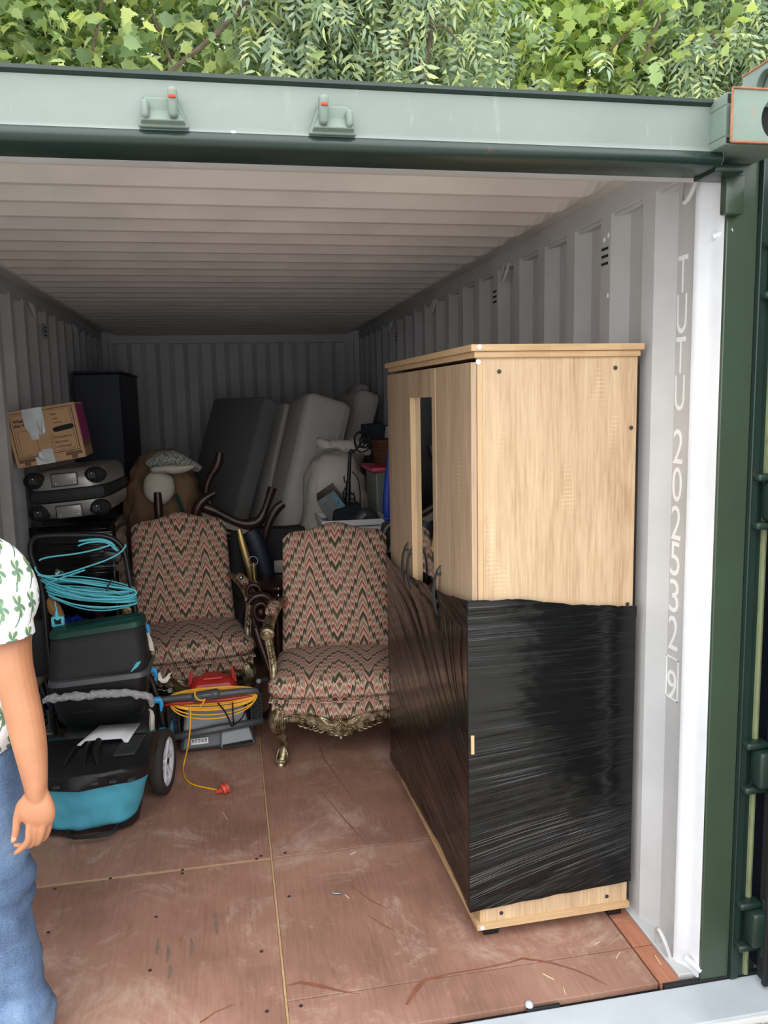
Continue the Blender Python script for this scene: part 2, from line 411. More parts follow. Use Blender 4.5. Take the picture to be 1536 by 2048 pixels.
def text(name, body, size, origin, ux, uz, mat, parent, depth=.0006, align='LEFT', bold=0):
    c = bpy.data.curves.new('t', 'FONT'); c.body = body; c.size = size; c.extrude = depth; c.align_x = align; c.offset = bold
    o = bpy.data.objects.new('t', c); me = bpy.data.meshes.new_from_object(o); bpy.data.objects.remove(o)
    me.materials.clear(); me.materials.append(mat); me.name = name
    ux = Vector(ux); uz = Vector(uz); n = ux.cross(uz).normalized()
    M = Matrix(((ux.x, uz.x, n.x, origin[0]), (ux.y, uz.y, n.y, origin[1]), (ux.z, uz.z, n.z, origin[2]), (0, 0, 0, 1)))
    me.transform(M)
    q = bpy.data.objects.new(name, me); COL.objects.link(q); q.parent = parent
    return q
# ------------------------------------------------------------ ground and container shell
L_ = 5.84; HT = 2.39
g = MB(); g.b2((-14, -10, -.25), (16, 22, -.17)); struct(g.build('ground', MT['gravel'], smooth=False), 'grey gravel yard under the container')

def prof_side(y0, y1):
    p = .2865; s = .297; pts = [(y0, .036)]
    k = 0
    while True:
        a = s+k*p
        for dy, dx in ((-.068, .036), (0, 0), (.072, 0), (.140, .036)):
            y = a+dy
            if y0 < y < y1: pts.append((y, dx))
        if a > y1: break
        k += 1
    pts.append((y1, .036)); return pts
def side_wall(name, sg, label):
    pr = prof_side(.07, L_); vs = []; fs = []
    for y, d in pr:
        x = sg*(1.17+d); vs += [(x, y, 0), (x, y, 2.322)]
    for i in range(len(pr)-1): fs.append((2*i, 2*i+2, 2*i+3, 2*i+1))
    m = MB().add(vs, fs); o = m.build(name, MT['wallpaint'], smooth=False, recalc=False, bevel=0); struct(o, label)
    md = o.modifiers.new('s', 'SOLIDIFY'); md.thickness = .003; md.offset = 0
    return o
WR = side_wall('wall_right', 1, 'corrugated off-white steel side wall behind the oak wardrobe')
WL = side_wall('wall_left', -1, 'corrugated off-white steel side wall on the left behind the boxes')
for o, sg in ((WR, 1), (WL, -1)):
    r = MB(); r.b2((sg*1.168, .02, 2.318), (sg*1.21, L_, 2.42)); r.b2((sg*1.15, .02, -.03), (sg*1.215, L_, .008)); r.b2((sg*1.176, .02, 2.306), (sg*1.207, L_, 2.3185))
    r.build('side_rail', MT['wallpaint'], o, bevel=.002)
# end wall
vs = []; fs = []; xs = []
x = -1.17
vs = []
pts = []
k = 0
while -1.17+k*.25 < 1.17:
    a = -1.17+k*.25
    for dx, d in ((0, 0), (.078, 0), (.125, .035), (.203, .035)):
        if a+dx < 1.17: pts.append((a+dx, d))
    k += 1
pts.append((1.17, 0))
for x, d in pts: vs += [(x, L_+d, 0), (x, L_+d, 2.30)]
fs = [(2*i, 2*i+2, 2*i+3, 2*i+1) for i in range(len(pts)-1)]
WB = MB().add(vs, fs).build('wall_back', MT['wallpaint'], smooth=False, recalc=False); struct(WB, 'dark far end wall of vertical steel corrugations')
r = MB(); r.b2((-1.17, L_-.03, 2.28), (1.17, L_+.06, 2.40)); r.b2((-1.17, L_-.01, -.02), (1.17, L_+.06, .05)); r.b2((-1.19, L_-.05, 0), (-1.12, L_+.06, 2.39)); r.b2((1.12, L_-.05, 0), (1.19, L_+.06, 2.39))
r.build('end_rail', MT['wallpaint'], WB, bevel=.003)
# ceiling, pressed with cross ribs that fade out before the side rails
P = .2105; ys = [0.0]; zs = [0.0]
prs = []
k = -1
while k*P < L_:
    b = .43+k*P-.21
    for dy, dz in ((0, 0), (.080, -.036), (.106, -.036), (.186, 0)):
        if 0 < b+dy < L_: prs.append((b+dy, dz))
    k += 1
prs = [(0, 0)]+prs+[(L_, 0)]
xp = [(-1.17, 0), (-1.125, 0), (-1.09, .35), (-1.06, .8), (-1.03, 1), (0, 1), (1.03, 1), (1.06, .8), (1.09, .35), (1.125, 0), (1.17, 0)]
vs = [(x, y, HT+d*a) for y, d in prs for x, a in xp]; n = len(xp)
fs = [(i*n+j, i*n+j+1, (i+1)*n+j+1, (i+1)*n+j) for i in range(len(prs)-1) for j in range(n-1)]
CE = MB().add(vs, fs).build('ceiling', MT['ceilpaint'], smooth=False, recalc=False); struct(CE, 'ribbed off-white steel ceiling of the container')
md = CE.modifiers.new('s', 'SOLIDIFY'); md.thickness = .003; md.offset = -1

# floor: plywood sheets with recessed joints
FL = thing('floor', 'worn reddish plywood floor inside the container', None, structure=True)
MB().b2((-1.165, .0, -.16), (1.165, L_, -.022)).build('floor_base', MT['blackmatte'], FL, smooth=False)
sheets = [(-1.15, -.0145, .012, .936, 0), (-1.15, -.0145, .948, 3.33, 1), (-1.15, -.0145, 3.336, 5.8, 2),
          (-.0055, 1.078, .012, .172, 3), (-.0055, 1.078, .176, .940, 3), (-.0055, 1.078, .948, 3.33, 2), (-.0055, 1.078, 3.336, 5.8, 0)]
for i, (a, b, c, d, m) in enumerate(sheets):
    MB().b2((a, c, -.02), (b, d, 0)).build('floor_sheet', PLY[m], FL, smooth=False, bevel=.0015)
for c, d in ((.0, .171), (.176, 2.6), (2.605, 5.8)):
    MB().b2((1.084, c, -.02), (1.148, d, 0)).build('edge_board', PLYE, FL, smooth=False, bevel=.0015)
MB().b2((-1.15, .937, -.012), (-.014, .947, -.002)).build('joint_strip', MT['oakedge'], FL, smooth=False)
MB().b2((-.0135, .01, -.012), (-.0065, 5.8, -.003)).build('joint_strip', MT['oakedge'], FL, smooth=False)
# flat wear with a shape of its own: torn veneer, scuffs and screw heads
tear = simple('torn_veneer', rgb(136, 84, 64), .8, 0, .15, 20)
greys = simple('grey_scuff', rgb(124, 104, 92), .8, 0, .15, 20)
def on_floor(px, py):
    v = ray(px, py); t = -CL.z/v.z; return CL+v*t
def streak(pix, wpx, mat, name, z=.0008):
    pts = [on_floor(*p) for p in pix]; vs = []; n = len(pts)
    for i, p in enumerate(pts):
        t = (pts[min(i+1, n-1)]-pts[max(i-1, 0)]).normalized(); q = Vector((-t.y, t.x, 0))
        wd = wpx[i]*.00125; vs += [(p.x+q.x*wd, p.y+q.y*wd, z), (p.x-q.x*wd, p.y-q.y*wd, z)]
    fs = [(2*i, 2*i+1, 2*i+3, 2*i+2) for i in range(n-1)]
    return MB().add(vs, fs).build(name, mat, FL, smooth=False)
streak([(812, 2010), (835, 1975), (850, 1960), (900, 1948), (960, 1938), (1020, 1925), (1045, 1917), (1100, 1925), (1150, 1940), (1185, 1955), (1212, 1970)], [3, 7, 5, 2.5, 2, 2, 4, 3, 2.5, 2, .5], tear, 'veneer_tear')
streak([(572, 1972), (600, 1965), (640, 1972), (675, 1981), (720, 1989)], [1, 5, 6, 3, .5], tear, 'veneer_tear')
streak([(400, 2046), (430, 2025), (470, 2008)], [3, 2, 1], tear, 'veneer_tear')
for a in ([(430, 1828), (432, 1845), (434, 1870)], [(382, 1876), (384, 1893), (382, 1910)], [(316, 1878), (315, 1895), (313, 1910)], [(336, 1890), (337, 1905), (334, 1925)], [(340, 1930), (341, 1942), (338, 1958)]):
    streak(a, [2, 5.5, 1.5], greys, 'scuff')
for a in ([(640, 1580), (690, 1640), (735, 1690)], [(630, 1470), (650, 1520), (700, 1590)], [(700, 1770), (740, 1800), (775, 1818)], [(735, 1830), (765, 1850), (790, 1862)]):
    streak(a, [.6, 2.2, .8], tear, 'scuff')
sc = MB()
for p in ((221, 1757), (365, 1740), (513, 1718), (312, 1834), (578, 1793), (523, 1903), (300, 1941), (534, 2023), (97, 1865), (602, 2012), (570, 1706), (365, 1747), (110, 1778), (522, 1712)):
    q = on_floor(*p); sc.lathe([(.006, 0), (.006, .0012), (.001, .0016)], 10, (q.x, q.y, 0))
o = sc.build('screw_heads', MT['screw'], FL); o['kind'] = 'stuff'
# pale paint flecks and straw
fl_ = MB()
for (a, b) in (((1310, 1912), (1322, 1930)), ((1240, 1905), (1232, 1918)), ((1085, 1948), (1108, 1960)), ((1127, 1975), (1131, 1990)), ((1190, 1890), (1200, 1884)), ((445, 1625), (455, 1640)), ((700, 1710), (712, 1704)), ((690, 1790), (698, 1797))):
    p, q = on_floor(*a), on_floor(*b); fl_.tube([p+Vector((0, 0, .0015)), q+Vector((0, 0, .0015))], .0013, 5)
o = fl_.build('straw_bits', simple('straw', rgb(226, 214, 180), .8), FL); o['kind'] = 'stuff'

# sill
SI = MB(); SI.b2((-1.4, -.155, -.06), (1.62, -.012, -.003)).build
o = SI.build('trim_1', MT['sill'], smooth=False, bevel=.004); struct(o, 'light grey steel sill plate across the container mouth')
MB().b2((-1.4, -.166, -.075), (1.62, -.1555, -.006)).build('edge_lip', MT['white'], o, bevel=.002)
MB().b2((1.086, -.0115, -.02), (1.62, .004, .004)).build('gasket_strip', MT['rubber'], o, bevel=.001)
q = atx(1048, 1995, .70); b = MB(); b.b2((.66, -.0115, -.01), (.76, -.004, .004)); b.build('gasket_strip', MT['rubber'], o, bevel=.001)
b = MB(); b.ell((.672, .004, .004), (.012, .014, .012)); b.build('tie_peg', MT['sill'], o)
# wooden ramp board in front of the sill
rb = thing('wooden_ramp', 'weathered grey-brown wooden ramp boards laid in front of the sill', 'ramp', (0, 0, 0))
wm = oak('weathered_board', rgb(176, 160, 140), rgb(110, 92, 74), 8, 'y')
for i in range(14):
    MB().b2((-1.3+i*.2, -.50, -.16), (-1.3+i*.2+.194, -.17, -.02-.002*(i % 3)), r=0).build('ramp_board', wm, rb, bevel=.004, smooth=False)

# header beam
HD = MB(); HD.prism([(-.098, 2.432), (-.092, 2.425), (-.088, 2.33), (-.094, 2.322), (-.10, 2.31), (-.10, 2.298), (-.09, 2.289), (-.0, 2.287), (.02, 2.30), (.02, 2.42), (-.05, 2.436)][::-1], -1.25, 1.13, 'x')
o = HD.build('trim_2', MT['greenh'], ang=30); struct(o, 'pale green painted steel header beam over the opening')
HDR = o
m = MB(); m.prism([(-.096, 2.318), (-.104, 2.308), (-.105, 2.297), (-.094, 2.286), (-.02, 2.283), (.03, 2.286), (.03, 2.31), (-.02, 2.30)][::-1], -1.25, 1.125, 'x'); m.build('lower_flange', MT['greendark'], o, ang=60)
m = MB(); m.prism([(-.104, 2.436), (-.104, 2.428), (-.088, 2.420), (-.03, 2.43), (-.03, 2.44)][::-1], -1.25, 1.12, 'x'); m.build('top_lip', MT['greendark'], o)
m = MB(); m.b2((-1.2, .02, 2.285), (1.16, .06, 2.40)); m.build('inner_face', MT['wallpaint'], o)
for px, py, mir in ((325, 222, 1), (665, 238, -1)):
    c = at(px, py, -.095); k = MB(); k.M = Matrix.Translation(c) @ Matrix.Diagonal((mir, 1, 1.06, 1))
    k.hexa([(-.052, 0, -.034), (.056, 0, -.034), (.056, -.012, -.034), (-.052, -.012, -.034), (-.040, 0, .028), (.034, 0, .028), (.030, -.012, .022), (-.036, -.012, .022)])
    k.hexa([(-.050, 0, -.032), (.052, 0, -.032), (.046, -.03, -.026), (-.044, -.03, -.026), (-.036, 0, .004), (.036, 0, .004), (.032, -.02, -.006), (-.032, -.02, -.006)])
    k.box((-.034, -.022, -.006), (.016, .032, .036), r=.006); k.box((.024, -.03, .008), (.02, .044, .056), R=Matrix.Rotation(.25, 3, 'X'), r=.007)
    kb = k.build('locking_keeper', MT['greenrust'], HDR, ang=40, bevel=.003)
    e = MB(); e.M = k.M; e.box((.024, -.0545, .012), (.016, .006, .006), r=.002); e.build('rust_spot', simple('red_rust_spot', rgb(190, 70, 50), .8), kb)
pv = [at(a, b, -.0905) for a, b in ((462, 262), (478, 256), (528, 259), (556, 272), (575, 276), (470, 276))]
m = MB(); vs = [(p.x, -.0905, p.z) for p in pv]+[(p.x, -.087, p.z) for p in pv]; n_ = len(pv); m.add(vs, [tuple(range(n_)), tuple(range(n_, 2*n_))[::-1]]+[(i, i+n_, (i+1) % n_+n_, (i+1) % n_) for i in range(n_)]); m.build('weld_patch', MT['greenh'], HDR, smooth=False, bevel=.0012)
m = MB(); q = at(467, 268, -.094); m.ell((q.x, -.093, q.z), (.009, .004, .008), 8, 6); m.build('weld_blob', MT['sill'], HDR)
# corner casting with oval hole
def casting(x0, y0, z0, x1, y1, z1, hx, parent, face='-y'):
    t = MB(); th = .028
    e = .0006; ya = y0+.022
    if face == '-x': t.b2((x0+.022, y0, z0), (x1, y1, z1))
    else:
        t.b2((x0, ya, z1-th), (x1, y1, z1)); t.b2((x0, ya, z0), (x1, y1, z0+.02)); t.b2((x0+e, y1-.02, z0+.02), (x1-e, y1-e, z1-th))
        t.b2((x0, ya, z0+.02), (x0+.02, y1-.02, z1-th)); t.b2((x1-.02, ya, z0+.02), (x1, y1-.02, z1-th))
    # front plate with an oval opening
    n = 28; hz = (z0+z1)/2-.004; out = []; inn = []
    cor = [math.atan2(v-hz, u-hx) % (2*PI) for u in ((x0, x1) if face == '-y' else (y0-x0*0, y1)) for v in (z0, z1)] if face == '-y' else [math.atan2(v-hz, u-hx) % (2*PI) for u in (x0, x1) for v in (z0, z1)]
    angs = sorted([2*PI*i/n for i in range(n)]+cor); n = len(angs)
    for a in angs:
        c, s_ = math.cos(a), math.sin(a)
        inn.append((hx+.036*c*(1.05), hz+.046*s_))
        kx = ((x1-hx) if c > 0 else (hx-x0)); kz = (z1-hz) if s_ > 0 else (hz-z0)
        f = min(kx/abs(c) if abs(c) > 1e-6 else 9, kz/abs(s_) if abs(s_) > 1e-6 else 9); out.append((hx+c*f, hz+s_*f))
    vs = []
    for yy in (y0, y0+.022):
        vs += [(u, yy, v) for u, v in out]+[(u, yy, v) for u, v in inn]
    fs = []
    for i in range(n):
        j = (i+1) % n; fs += [(i, j, n+j, n+i), (2*n+i, 3*n+i, 3*n+j, 2*n+j), (n+i, n+j, 3*n+j, 3*n+i)]
    if face == '-x':
        vs = [(x0-(.001)+(p[1]-y0), y0+(p[0]-x0), p[2]) for p in vs]
    t.add(vs, fs)
    return t
cc = casting(1.094, -.18, 2.316, 1.272, -.01, 2.434, 1.212, None)
o = cc.build('trim_3', MT['greenrust'], smooth=False, recalc=True, bevel=.003); struct(o, 'rust-edged corner casting with oval hole at top right of the frame')
m = MB(); m.tube([(1.094, -.181, 2.436), (1.272, -.181, 2.436)], .0028, 6); m.tube([(1.094, -.181, 2.316), (1.272, -.181, 2.316)], .0032, 6); m.tube([(1.094, -.181, 2.316), (1.094, -.181, 2.436)], .0028, 6)
m.build('rust_edge', MT['rust'], o)
m = MB(); m.b2((1.12, -.15, 2.34), (1.25, -.04, 2.41)); m.build('inner_dark', MT['blackmatte'], o)
# right corner post: white inner leaf, green outer faces, hinge bar
PO = thing('trim_4', 'right corner post, white inside and dark green outside', None, structure=True)
m = MB(); m.prism([(1.172, .082), (1.176, .07), (1.190, .05), (1.196, .032), (1.2, .012), (1.203, .002), (1.24, .002), (1.24, .09), (1.172, .09)][::-1], 0, 2.31, 'z'); m.build('inner_leaf', MT['endpaint'], PO, ang=60)
m = MB(); m.b2((1.2035, -.008, 0), (1.294, .1, 2.34)); m.build('post_face', MT['green'], PO, bevel=.003)
m = MB(); m.b2((1.294, -.022, 0), (1.318, .1, 2.34)); m.b2((1.318, -.012, 0), (1.34, .09, 2.34)); m.tube([(1.297, -.02, 0), (1.297, -.02, 2.33)], .004, 6); m.build('hinge_channel', MT['greendark'], PO, bevel=.003)
m = MB(); m.tube([(1.347, -.012, 0.006), (1.347, -.012, 2.30)], .009, 8); m.build('gasket_bar', MT['gasket'], PO)
a = at(1455, 350, -.02); b_ = at(1490, 432, -.02); m = MB(); m.box(((a.x+b_.x)/2-.012, -.02, (a.z+b_.z)/2), (.055, .03, abs(a.z-b_.z)), r=.008); m.build('stop_block', MT['green'], PO)
m = MB(); m.box((1.16, -.03, 2.285), (.08, .1, .02), r=.004); m.build('corner_gusset', MT['greendark'], PO)
for (px, py, dx, dz) in ((1440, 467, .03, .012), (1380, 1925, .03, -.028)):
    c = at(px, py, .02); m = MB(); m.cyl((c.x-.012, .03, c.z-dz*.5), (c.x+.022, -.004, c.z+dz*.5), .008, 8); m.build('tie_peg', MT['endpaint'], PO)
hz = [at(1520, 1003, -.04).z, at(1510, 1535, -.04).z, .18, 2.05]
for z in hz:
    m = MB(); m.b2((1.325, -.075, z-.055), (1.40, -.02, z+.055), r=.012); m.b2((1.30, -.05, z+.055), (1.37, -.01, z+.075), r=.006); m.b2((1.30, -.05, z-.078), (1.37, -.01, z-.058), r=.006); m.cyl((1.375, -.06, z-.09), (1.375, -.06, z+.09), .014, 10)
    m.build('hinge', MT['greendark'], PO, bevel=.003)
PL_ = thing('trim_5', 'left corner post of the container frame', None, structure=True)
m = MB(); m.b2((-1.294, -.008, 0), (-1.21, .1, 2.28)); m.build('post_face', MT['green'], PL_, bevel=.003)
m = MB(); m.b2((-1.35, -.02, 0), (-1.296, .1, 2.28)); m.build('hinge_channel', MT['greendark'], PL_, bevel=.003)
casting(-1.44, -.18, 2.316, -1.262, -.01, 2.434, -1.35, None).build('corner_casting', MT['greenrust'], PL_, smooth=False, bevel=.003)
# opened right-hand door leaf, seen only at its hinge edge
DR = thing('door_1', 'opened green steel door leaf seen edge-on at right', None, structure=True)
m = MB(); m.b2((1.392, -1.25, .01), (1.44, -.085, 2.30), r=0); m.build('leaf', MT['greendark'], DR, bevel=.004)
m = MB(); m.b2((1.36, -.083, .01), (1.40, -.068, 2.30)); m.b2((1.372, -.068, .01), (1.50, -.03, 2.30)); m.build('door_gasket', MT['rubber'], DR, bevel=.003)
m = MB()
for y in (-.35, -.85): m.cyl((1.46, y, .02), (1.46, y, 2.32), .017, 10)
m.build('locking_bar', MT['steel'], DR)
m = MB(); m.b2((1.405, -.02, 0), (1.45, .06, 2.3)); m.build('door_edge_panel', MT['navy'], DR)

# fittings of the side walls
def vent(y, z, parent, sg=1):
    m = MB(); m.b2((sg*1.1695, y-.03, z-.045), (sg*1.168, y+.03, z+.045)); v = m.build('vent', MT['wallpaint'], parent)
    h = MB()
    for i in range(3):
        for j in range(3):
            yy = y+(i-1)*.017; zz = z+(j-1)*.024
            h.tube([(sg*1.1678, yy, zz-.004), (sg*1.1678, yy, zz+.004)], .0052, 8)
    h.build('vent_hole', MT['blackmatte'], v)
vent(.620, 2.19, WR); vent(1.766, 2.20, WR); vent(4.05, 2.19, WR); vent(3.40, 2.19, WL, -1)
def ring(y, z, parent, sg=1, down=1):
    m = MB(); pts = []
    for i in range(9):
        a = PI*i/8; pts.append((sg*(1.165-.02*math.sin(a)), y+.035*math.cos(a), z-down*.075*math.sin(a)))
    m.tube([(sg*1.185, y+.037, z)]+pts+[(sg*1.185, y-.037, z)], .0065, 8)
    m.build('lashing_ring', MT['wallpaint'], parent)
for y in (.10, 1.60, 2.9, 4.2): ring(y, 2.318, WR)
for y in (.13, 1.45, 2.9): ring(y, .005, WR, 1, -1)
for y in (3.05, 4.4): ring(y, 2.318, WL, -1)
bl = MB()
for z in (2.255, 2.245, 2.06): bl.ell((1.169, .60 if z != 2.245 else .63, z), (.004, .009, .009), 8, 5)
bl.build('weld_blob', MT['white'], WR)
# stencilled number, one upright character above the other
col = simple('white_lettering', rgb(250, 250, 252), .5)
chars = [('T', 512, 586), ('U', 590, 668), ('T', 675, 747), ('U', 751, 821), ('2', 858, 926), ('0', 933, 1001), ('2', 1009, 1076), ('5', 1080, 1147), ('3', 1154, 1219), ('2', 1226, 1292), ('9', 1332, 1388)]
XL = 1.2035
for ch, a, b in chars:
    px = 1361-(a-512)*.0385
    t, bt = atx(px, a, XL), atx(px-2, b, XL); h = t.z-bt.z; yl, yr = atx(px, (a+b)/2, XL).y, atx(px+21, (a+b)/2, XL).y
    o = text('stencil_character', ch, 1, (0, 0, 0), (1, 0, 0), (0, 1, 0), col, WR, .002, bold=.0)
    vsx = [v.co for v in o.data.vertices]; x0 = min(v.x for v in vsx); x1 = max(v.x for v in vsx); y0 = min(v.y for v in vsx); y1 = max(v.y for v in vsx)
    for v in o.data.vertices:
        u = (v.co.x-x0)/(x1-x0); q = (v.co.y-y0)/(y1-y0)
        v.co = Vector((XL-v.co.z*.2, .222-u*.052, bt.z+q*h))
zt, zb = atx(1350, 1319, XL).z, atx(1345, 1398, XL).z
m = MB()
for a, b in (((.228, zt), (.163, zt)), ((.163, zt), (.163, zb)), ((.163, zb), (.228, zb)), ((.228, zb), (.228, zt))): m.b2((XL-.001, min(a[0], b[0])-.0015, min(a[1], b[1])-.002), (XL+.001, max(a[0], b[0])+.0015, max(a[1], b[1])+.002))
m.build('stencil_frame', col, WR, smooth=False)

# neighbouring container, only its casting shows above the frame
NC = thing('shipping_container', 'neighbouring green container whose rusty corner casting shows at top right', 'container', (0, 0, -.17))
t = casting(1.30, -.09, 2.62, 1.478, .088, 2.738, 1.385, None, '-x'); t.build('corner_casting', MT['greenrust'], NC, smooth=False, bevel=.003)
m = MB(); m.tube([(1.298, -.09, 2.738), (1.298, .088, 2.738)], .003, 6); m.build('rust_edge', MT['rust'], NC)
m = MB(); m.b2((1.49, .14, .02), (1.60, .3, 2.61)); m.build('corner_post', MT['green'], NC); m = MB(); m.b2((3.65, .14, .02), (3.75, .3, 2.61)); m.build('corner_post', MT['green'], NC)
m = MB(); m.b2((1.49, .31, .1), (1.53, 6.0, 2.6)); m.b2((3.71, .31, .1), (3.75, 6.0, 2.6)); m.b2((1.49, .31, 2.605), (3.75, 6.0, 2.64)); m.b2((1.61, .14, 0), (3.64, .2, 2.6)); m.b2((1.49, .31, 0), (3.75, 6.0, .095)); m.build('shell', MT['green'], NC)
m = MB(); m.b2((1.31, .0, 2.55), (1.6, .3, 2.62)); m.build('corner_plate', MT['greendark'], NC)

# ------------------------------------------------------------ trees beyond the container
def leafmat(name, a, b, c):
    m = N(name); o = m.n('ShaderNodeNewGeometry')
    oi = m.n('ShaderNodeObjectInfo')
    f = m.math('FRACT', m.math('ADD', o.outputs['Random Per Island'], oi.outputs['Random']))
    col = m.ramp(f, [(.1, a), (.5, b), (.93, c)])
    m.set(Base_Color=col, Roughness=.42); m.b.inputs['Specular IOR Level'].default_value = .55
    tr = m.n('ShaderNodeBsdfTranslucent'); mx = m.n('ShaderNodeMixShader'); mx.inputs[0].default_value = .35
    hs = m.mix(1.0, col, (1.25, 1.3, .7, 1), 'MULTIPLY'); m.l(hs, tr.inputs[0])
    m.l(m.b, mx, 0, 1); m.l(tr, mx, 0, 2); m.l(mx, m.out, 0, 0); return m.m
LM = leafmat('maple_leaf', rgb(112, 136, 94), rgb(158, 180, 130), rgb(200, 208, 132))
LM2 = leafmat('bright_maple_leaf', rgb(132, 158, 98), rgb(174, 196, 126), rgb(212, 218, 134))
LA = leafmat('ash_leaf', rgb(104, 126, 104), rgb(154, 174, 150), rgb(194, 202, 146))
LD = leafmat('dark_leaf', rgb(56, 72, 50), rgb(80, 98, 66), rgb(112, 130, 82))
bark = simple('bark', rgb(96, 86, 70), .9, 0, .3, 20, .6, 40)
def maple_leaf():
    tips = [(0, 1.0), (.62, .62), (.72, .05), (.34, -.36)]; nk = [(.27, .60), (.50, .30), (.48, -.10)]
    right = [tips[0], (.10, .74), nk[0], (.40, .52), tips[1], (.46, .38), nk[1], (.52, .14), tips[2], (.5, -.08), nk[2], tips[3]]
    out = right+[(0, -.3)]+[(-x, y) for x, y in right[::-1][:-1]]
    vs = [(0, 0, 0)]+[(x*.5, y*.5, .10*abs(x)-.12*y*y*.5) for x, y in out]; n = len(out)
    return np.array(vs), [(0, i+1, (i+1) % n+1) for i in range(n)]
def ash_leaf():                              # drooping compound leaf of lance-shaped leaflets
    vs = []; fs = []
    def leaflet(o, ang, ln):
        c, s = math.cos(ang), math.sin(ang); b = len(vs)
        for l, q, z in ((0, 0, 0), (.3, .11, .02), (.65, .09, 0), (1, 0, -.12), (.65, -.09, 0), (.3, -.11, .02)):
            x, y = l*ln, q*ln*1.15; vs.append((o[0]+s*x+c*y, o[1]+c*x-s*y, o[2]+z*ln-.25*l*l*ln))
        fs.extend([(b, b+1, b+5), (b+1, b+2, b+4, b+5), (b+2, b+3, b+4)])
    for k in range(4):
        o = (0, -.45+k*.24, -.05*k*k*.3)
        for sg in (-1, 1): leaflet(o, sg*(1.15-.12*k), .52-.03*k)
    leaflet((0, .48, -.14), 0, .5)
    return np.array(vs), fs
def rotmats(n, rng, droop):
    yaw = rng.uniform(0, 2*PI, n); pit = rng.normal(-droop, .45, n); rol = rng.normal(0, .5, n)
    cy, sy, cp, sp_, cr, sr = np.cos(yaw), np.sin(yaw), np.cos(pit), np.sin(pit), np.cos(rol), np.sin(rol)
    Z = np.zeros(n); O = np.ones(n)
    Rz = np.array([[cy, -sy, Z], [sy, cy, Z], [Z, Z, O]]).transpose(2, 0, 1)
    Rx = np.array([[O, Z, Z], [Z, cp, -sp_], [Z, sp_, cp]]).transpose(2, 0, 1)
    Ry = np.array([[cr, Z, sr], [Z, O, Z], [-sr, Z, cr]]).transpose(2, 0, 1)
    return Rz @ Rx @ Ry
def leaf_mesh(name, proto, pos, Rm, sc, mat):
    V, F = proto; n = len(pos); nv = len(V)
    P_ = np.einsum('nij,vj->nvi', Rm, V)*sc[:, None, None]+pos[:, None, :]
    P_ = P_.reshape(-1, 3)
    me = bpy.data.meshes.new(name)
    ls = np.array([len(f) for f in F]); li = np.concatenate([np.array(f) for f in F])
    L2 = (np.arange(n)[:, None]*nv+li[None]).reshape(-1); st = np.tile(ls, n); start = np.concatenate([[0], np.cumsum(st)[:-1]])
    me.vertices.add(len(P_)); me.vertices.foreach_set('co', P_.reshape(-1).astype(np.float32))
    me.loops.add(len(L2)); me.loops.foreach_set('vertex_index', L2.astype(np.int32))
    me.polygons.add(len(st)); me.polygons.foreach_set('loop_start', start.astype(np.int32)); me.polygons.foreach_set('loop_total', st.astype(np.int32))
    me.update(calc_edges=True); me.materials.append(mat)
    o = bpy.data.objects.new(name, me); COL.objects.link(o); return o
MLV, ALV = maple_leaf(), ash_leaf()
def one_leaf(name, proto, mat):
    me = bpy.data.meshes.new(name); me.from_pydata([tuple(v) for v in proto[0]], [], proto[1]); me.update(); me.materials.append(mat); return me
def tree(name, label, cat, base, crown, R3, kind, seed, nleaf, nind, lsz, mat, clump=26):
    rng = np.random.default_rng(seed); proto = MLV if kind == 'maple' else ALV
    T = thing(name, label, cat, base, group='trees behind the container')
    c0 = np.array(crown)-np.array(base)
    # trunk and branches
    tr = MB(); h = c0[2]
    tr.tube([(0, 0, 0), (.05, .02, h*.35), (c0[0]*.4, c0[1]*.4, h*.7), (c0[0]*.8, c0[1]*.8, h*1.0)], [.17, .14, .09, .03], 9, smooth=2); tr.build('trunk', bark, T)
    cl = rng.normal(0, 1, (clump, 3)); cl /= np.linalg.norm(cl, axis=1)[:, None]; cl *= (rng.uniform(.25, 1, clump)**.5)[:, None]; cl = cl*np.array(R3)+c0
    cl[:, 1] = np.where(cl[:, 1] > c0[1]+.2, 2*c0[1]-cl[:, 1], cl[:, 1]) if kind != 'x' else cl[:, 1]
    for i in range(0, clump, 2):
        p = Vector(cl[i]); q = Vector((c0[0]*.6, c0[1]*.6, h*.72)); md = (p+q)/2+Vector(rng.normal(0, .12, 3))
        b = MB(); b.tube([q, md, p, p+(p-md)*.3+Vector((0, 0, -.08))], [.045, .03, .016, .006], 6, smooth=1); b.build('branch', bark, T)
    def scatter(n, spread):
        k = rng.integers(0, clump, n); d = rng.normal(0, 1, (n, 3))*np.array(spread); 
        return cl[k]+d
    pos = scatter(nleaf, (.42, .42, .30)); o = leaf_mesh('foliage', proto, pos, rotmats(nleaf, rng, .5 if kind == 'maple' else 1.1), rng.uniform(.7, 1.15, nleaf)*lsz, mat); o.parent = T; o['kind'] = 'stuff'
    me = one_leaf('leaf', proto, mat); pos = scatter(nind, (.46, .3, .32)); pos[:, 1] -= .35; RR = rotmats(nind, rng, .5 if kind == 'maple' else 1.1); sc = rng.uniform(.8, 1.25, nind)*lsz
    for i in range(nind):
        o = bpy.data.objects.new('leaf', me); COL.objects.link(o); o.parent = T
        Mx = Matrix([list(RR[i][r]*sc[i])+[pos[i][r]] for r in range(3)]+[[0, 0, 0, 1]]); o.matrix_local = Mx
    return T
MT1 = tree('maple_tree', 'broad-leaved maple with yellow-green leaves above the left of the header', 'tree', (-2.2, 8.6, -.17), (-1.5, 7.4, 5.6), (1.7, 1.2, 1.2), 'maple', 1, 5200, 280, .23, LM, 34)
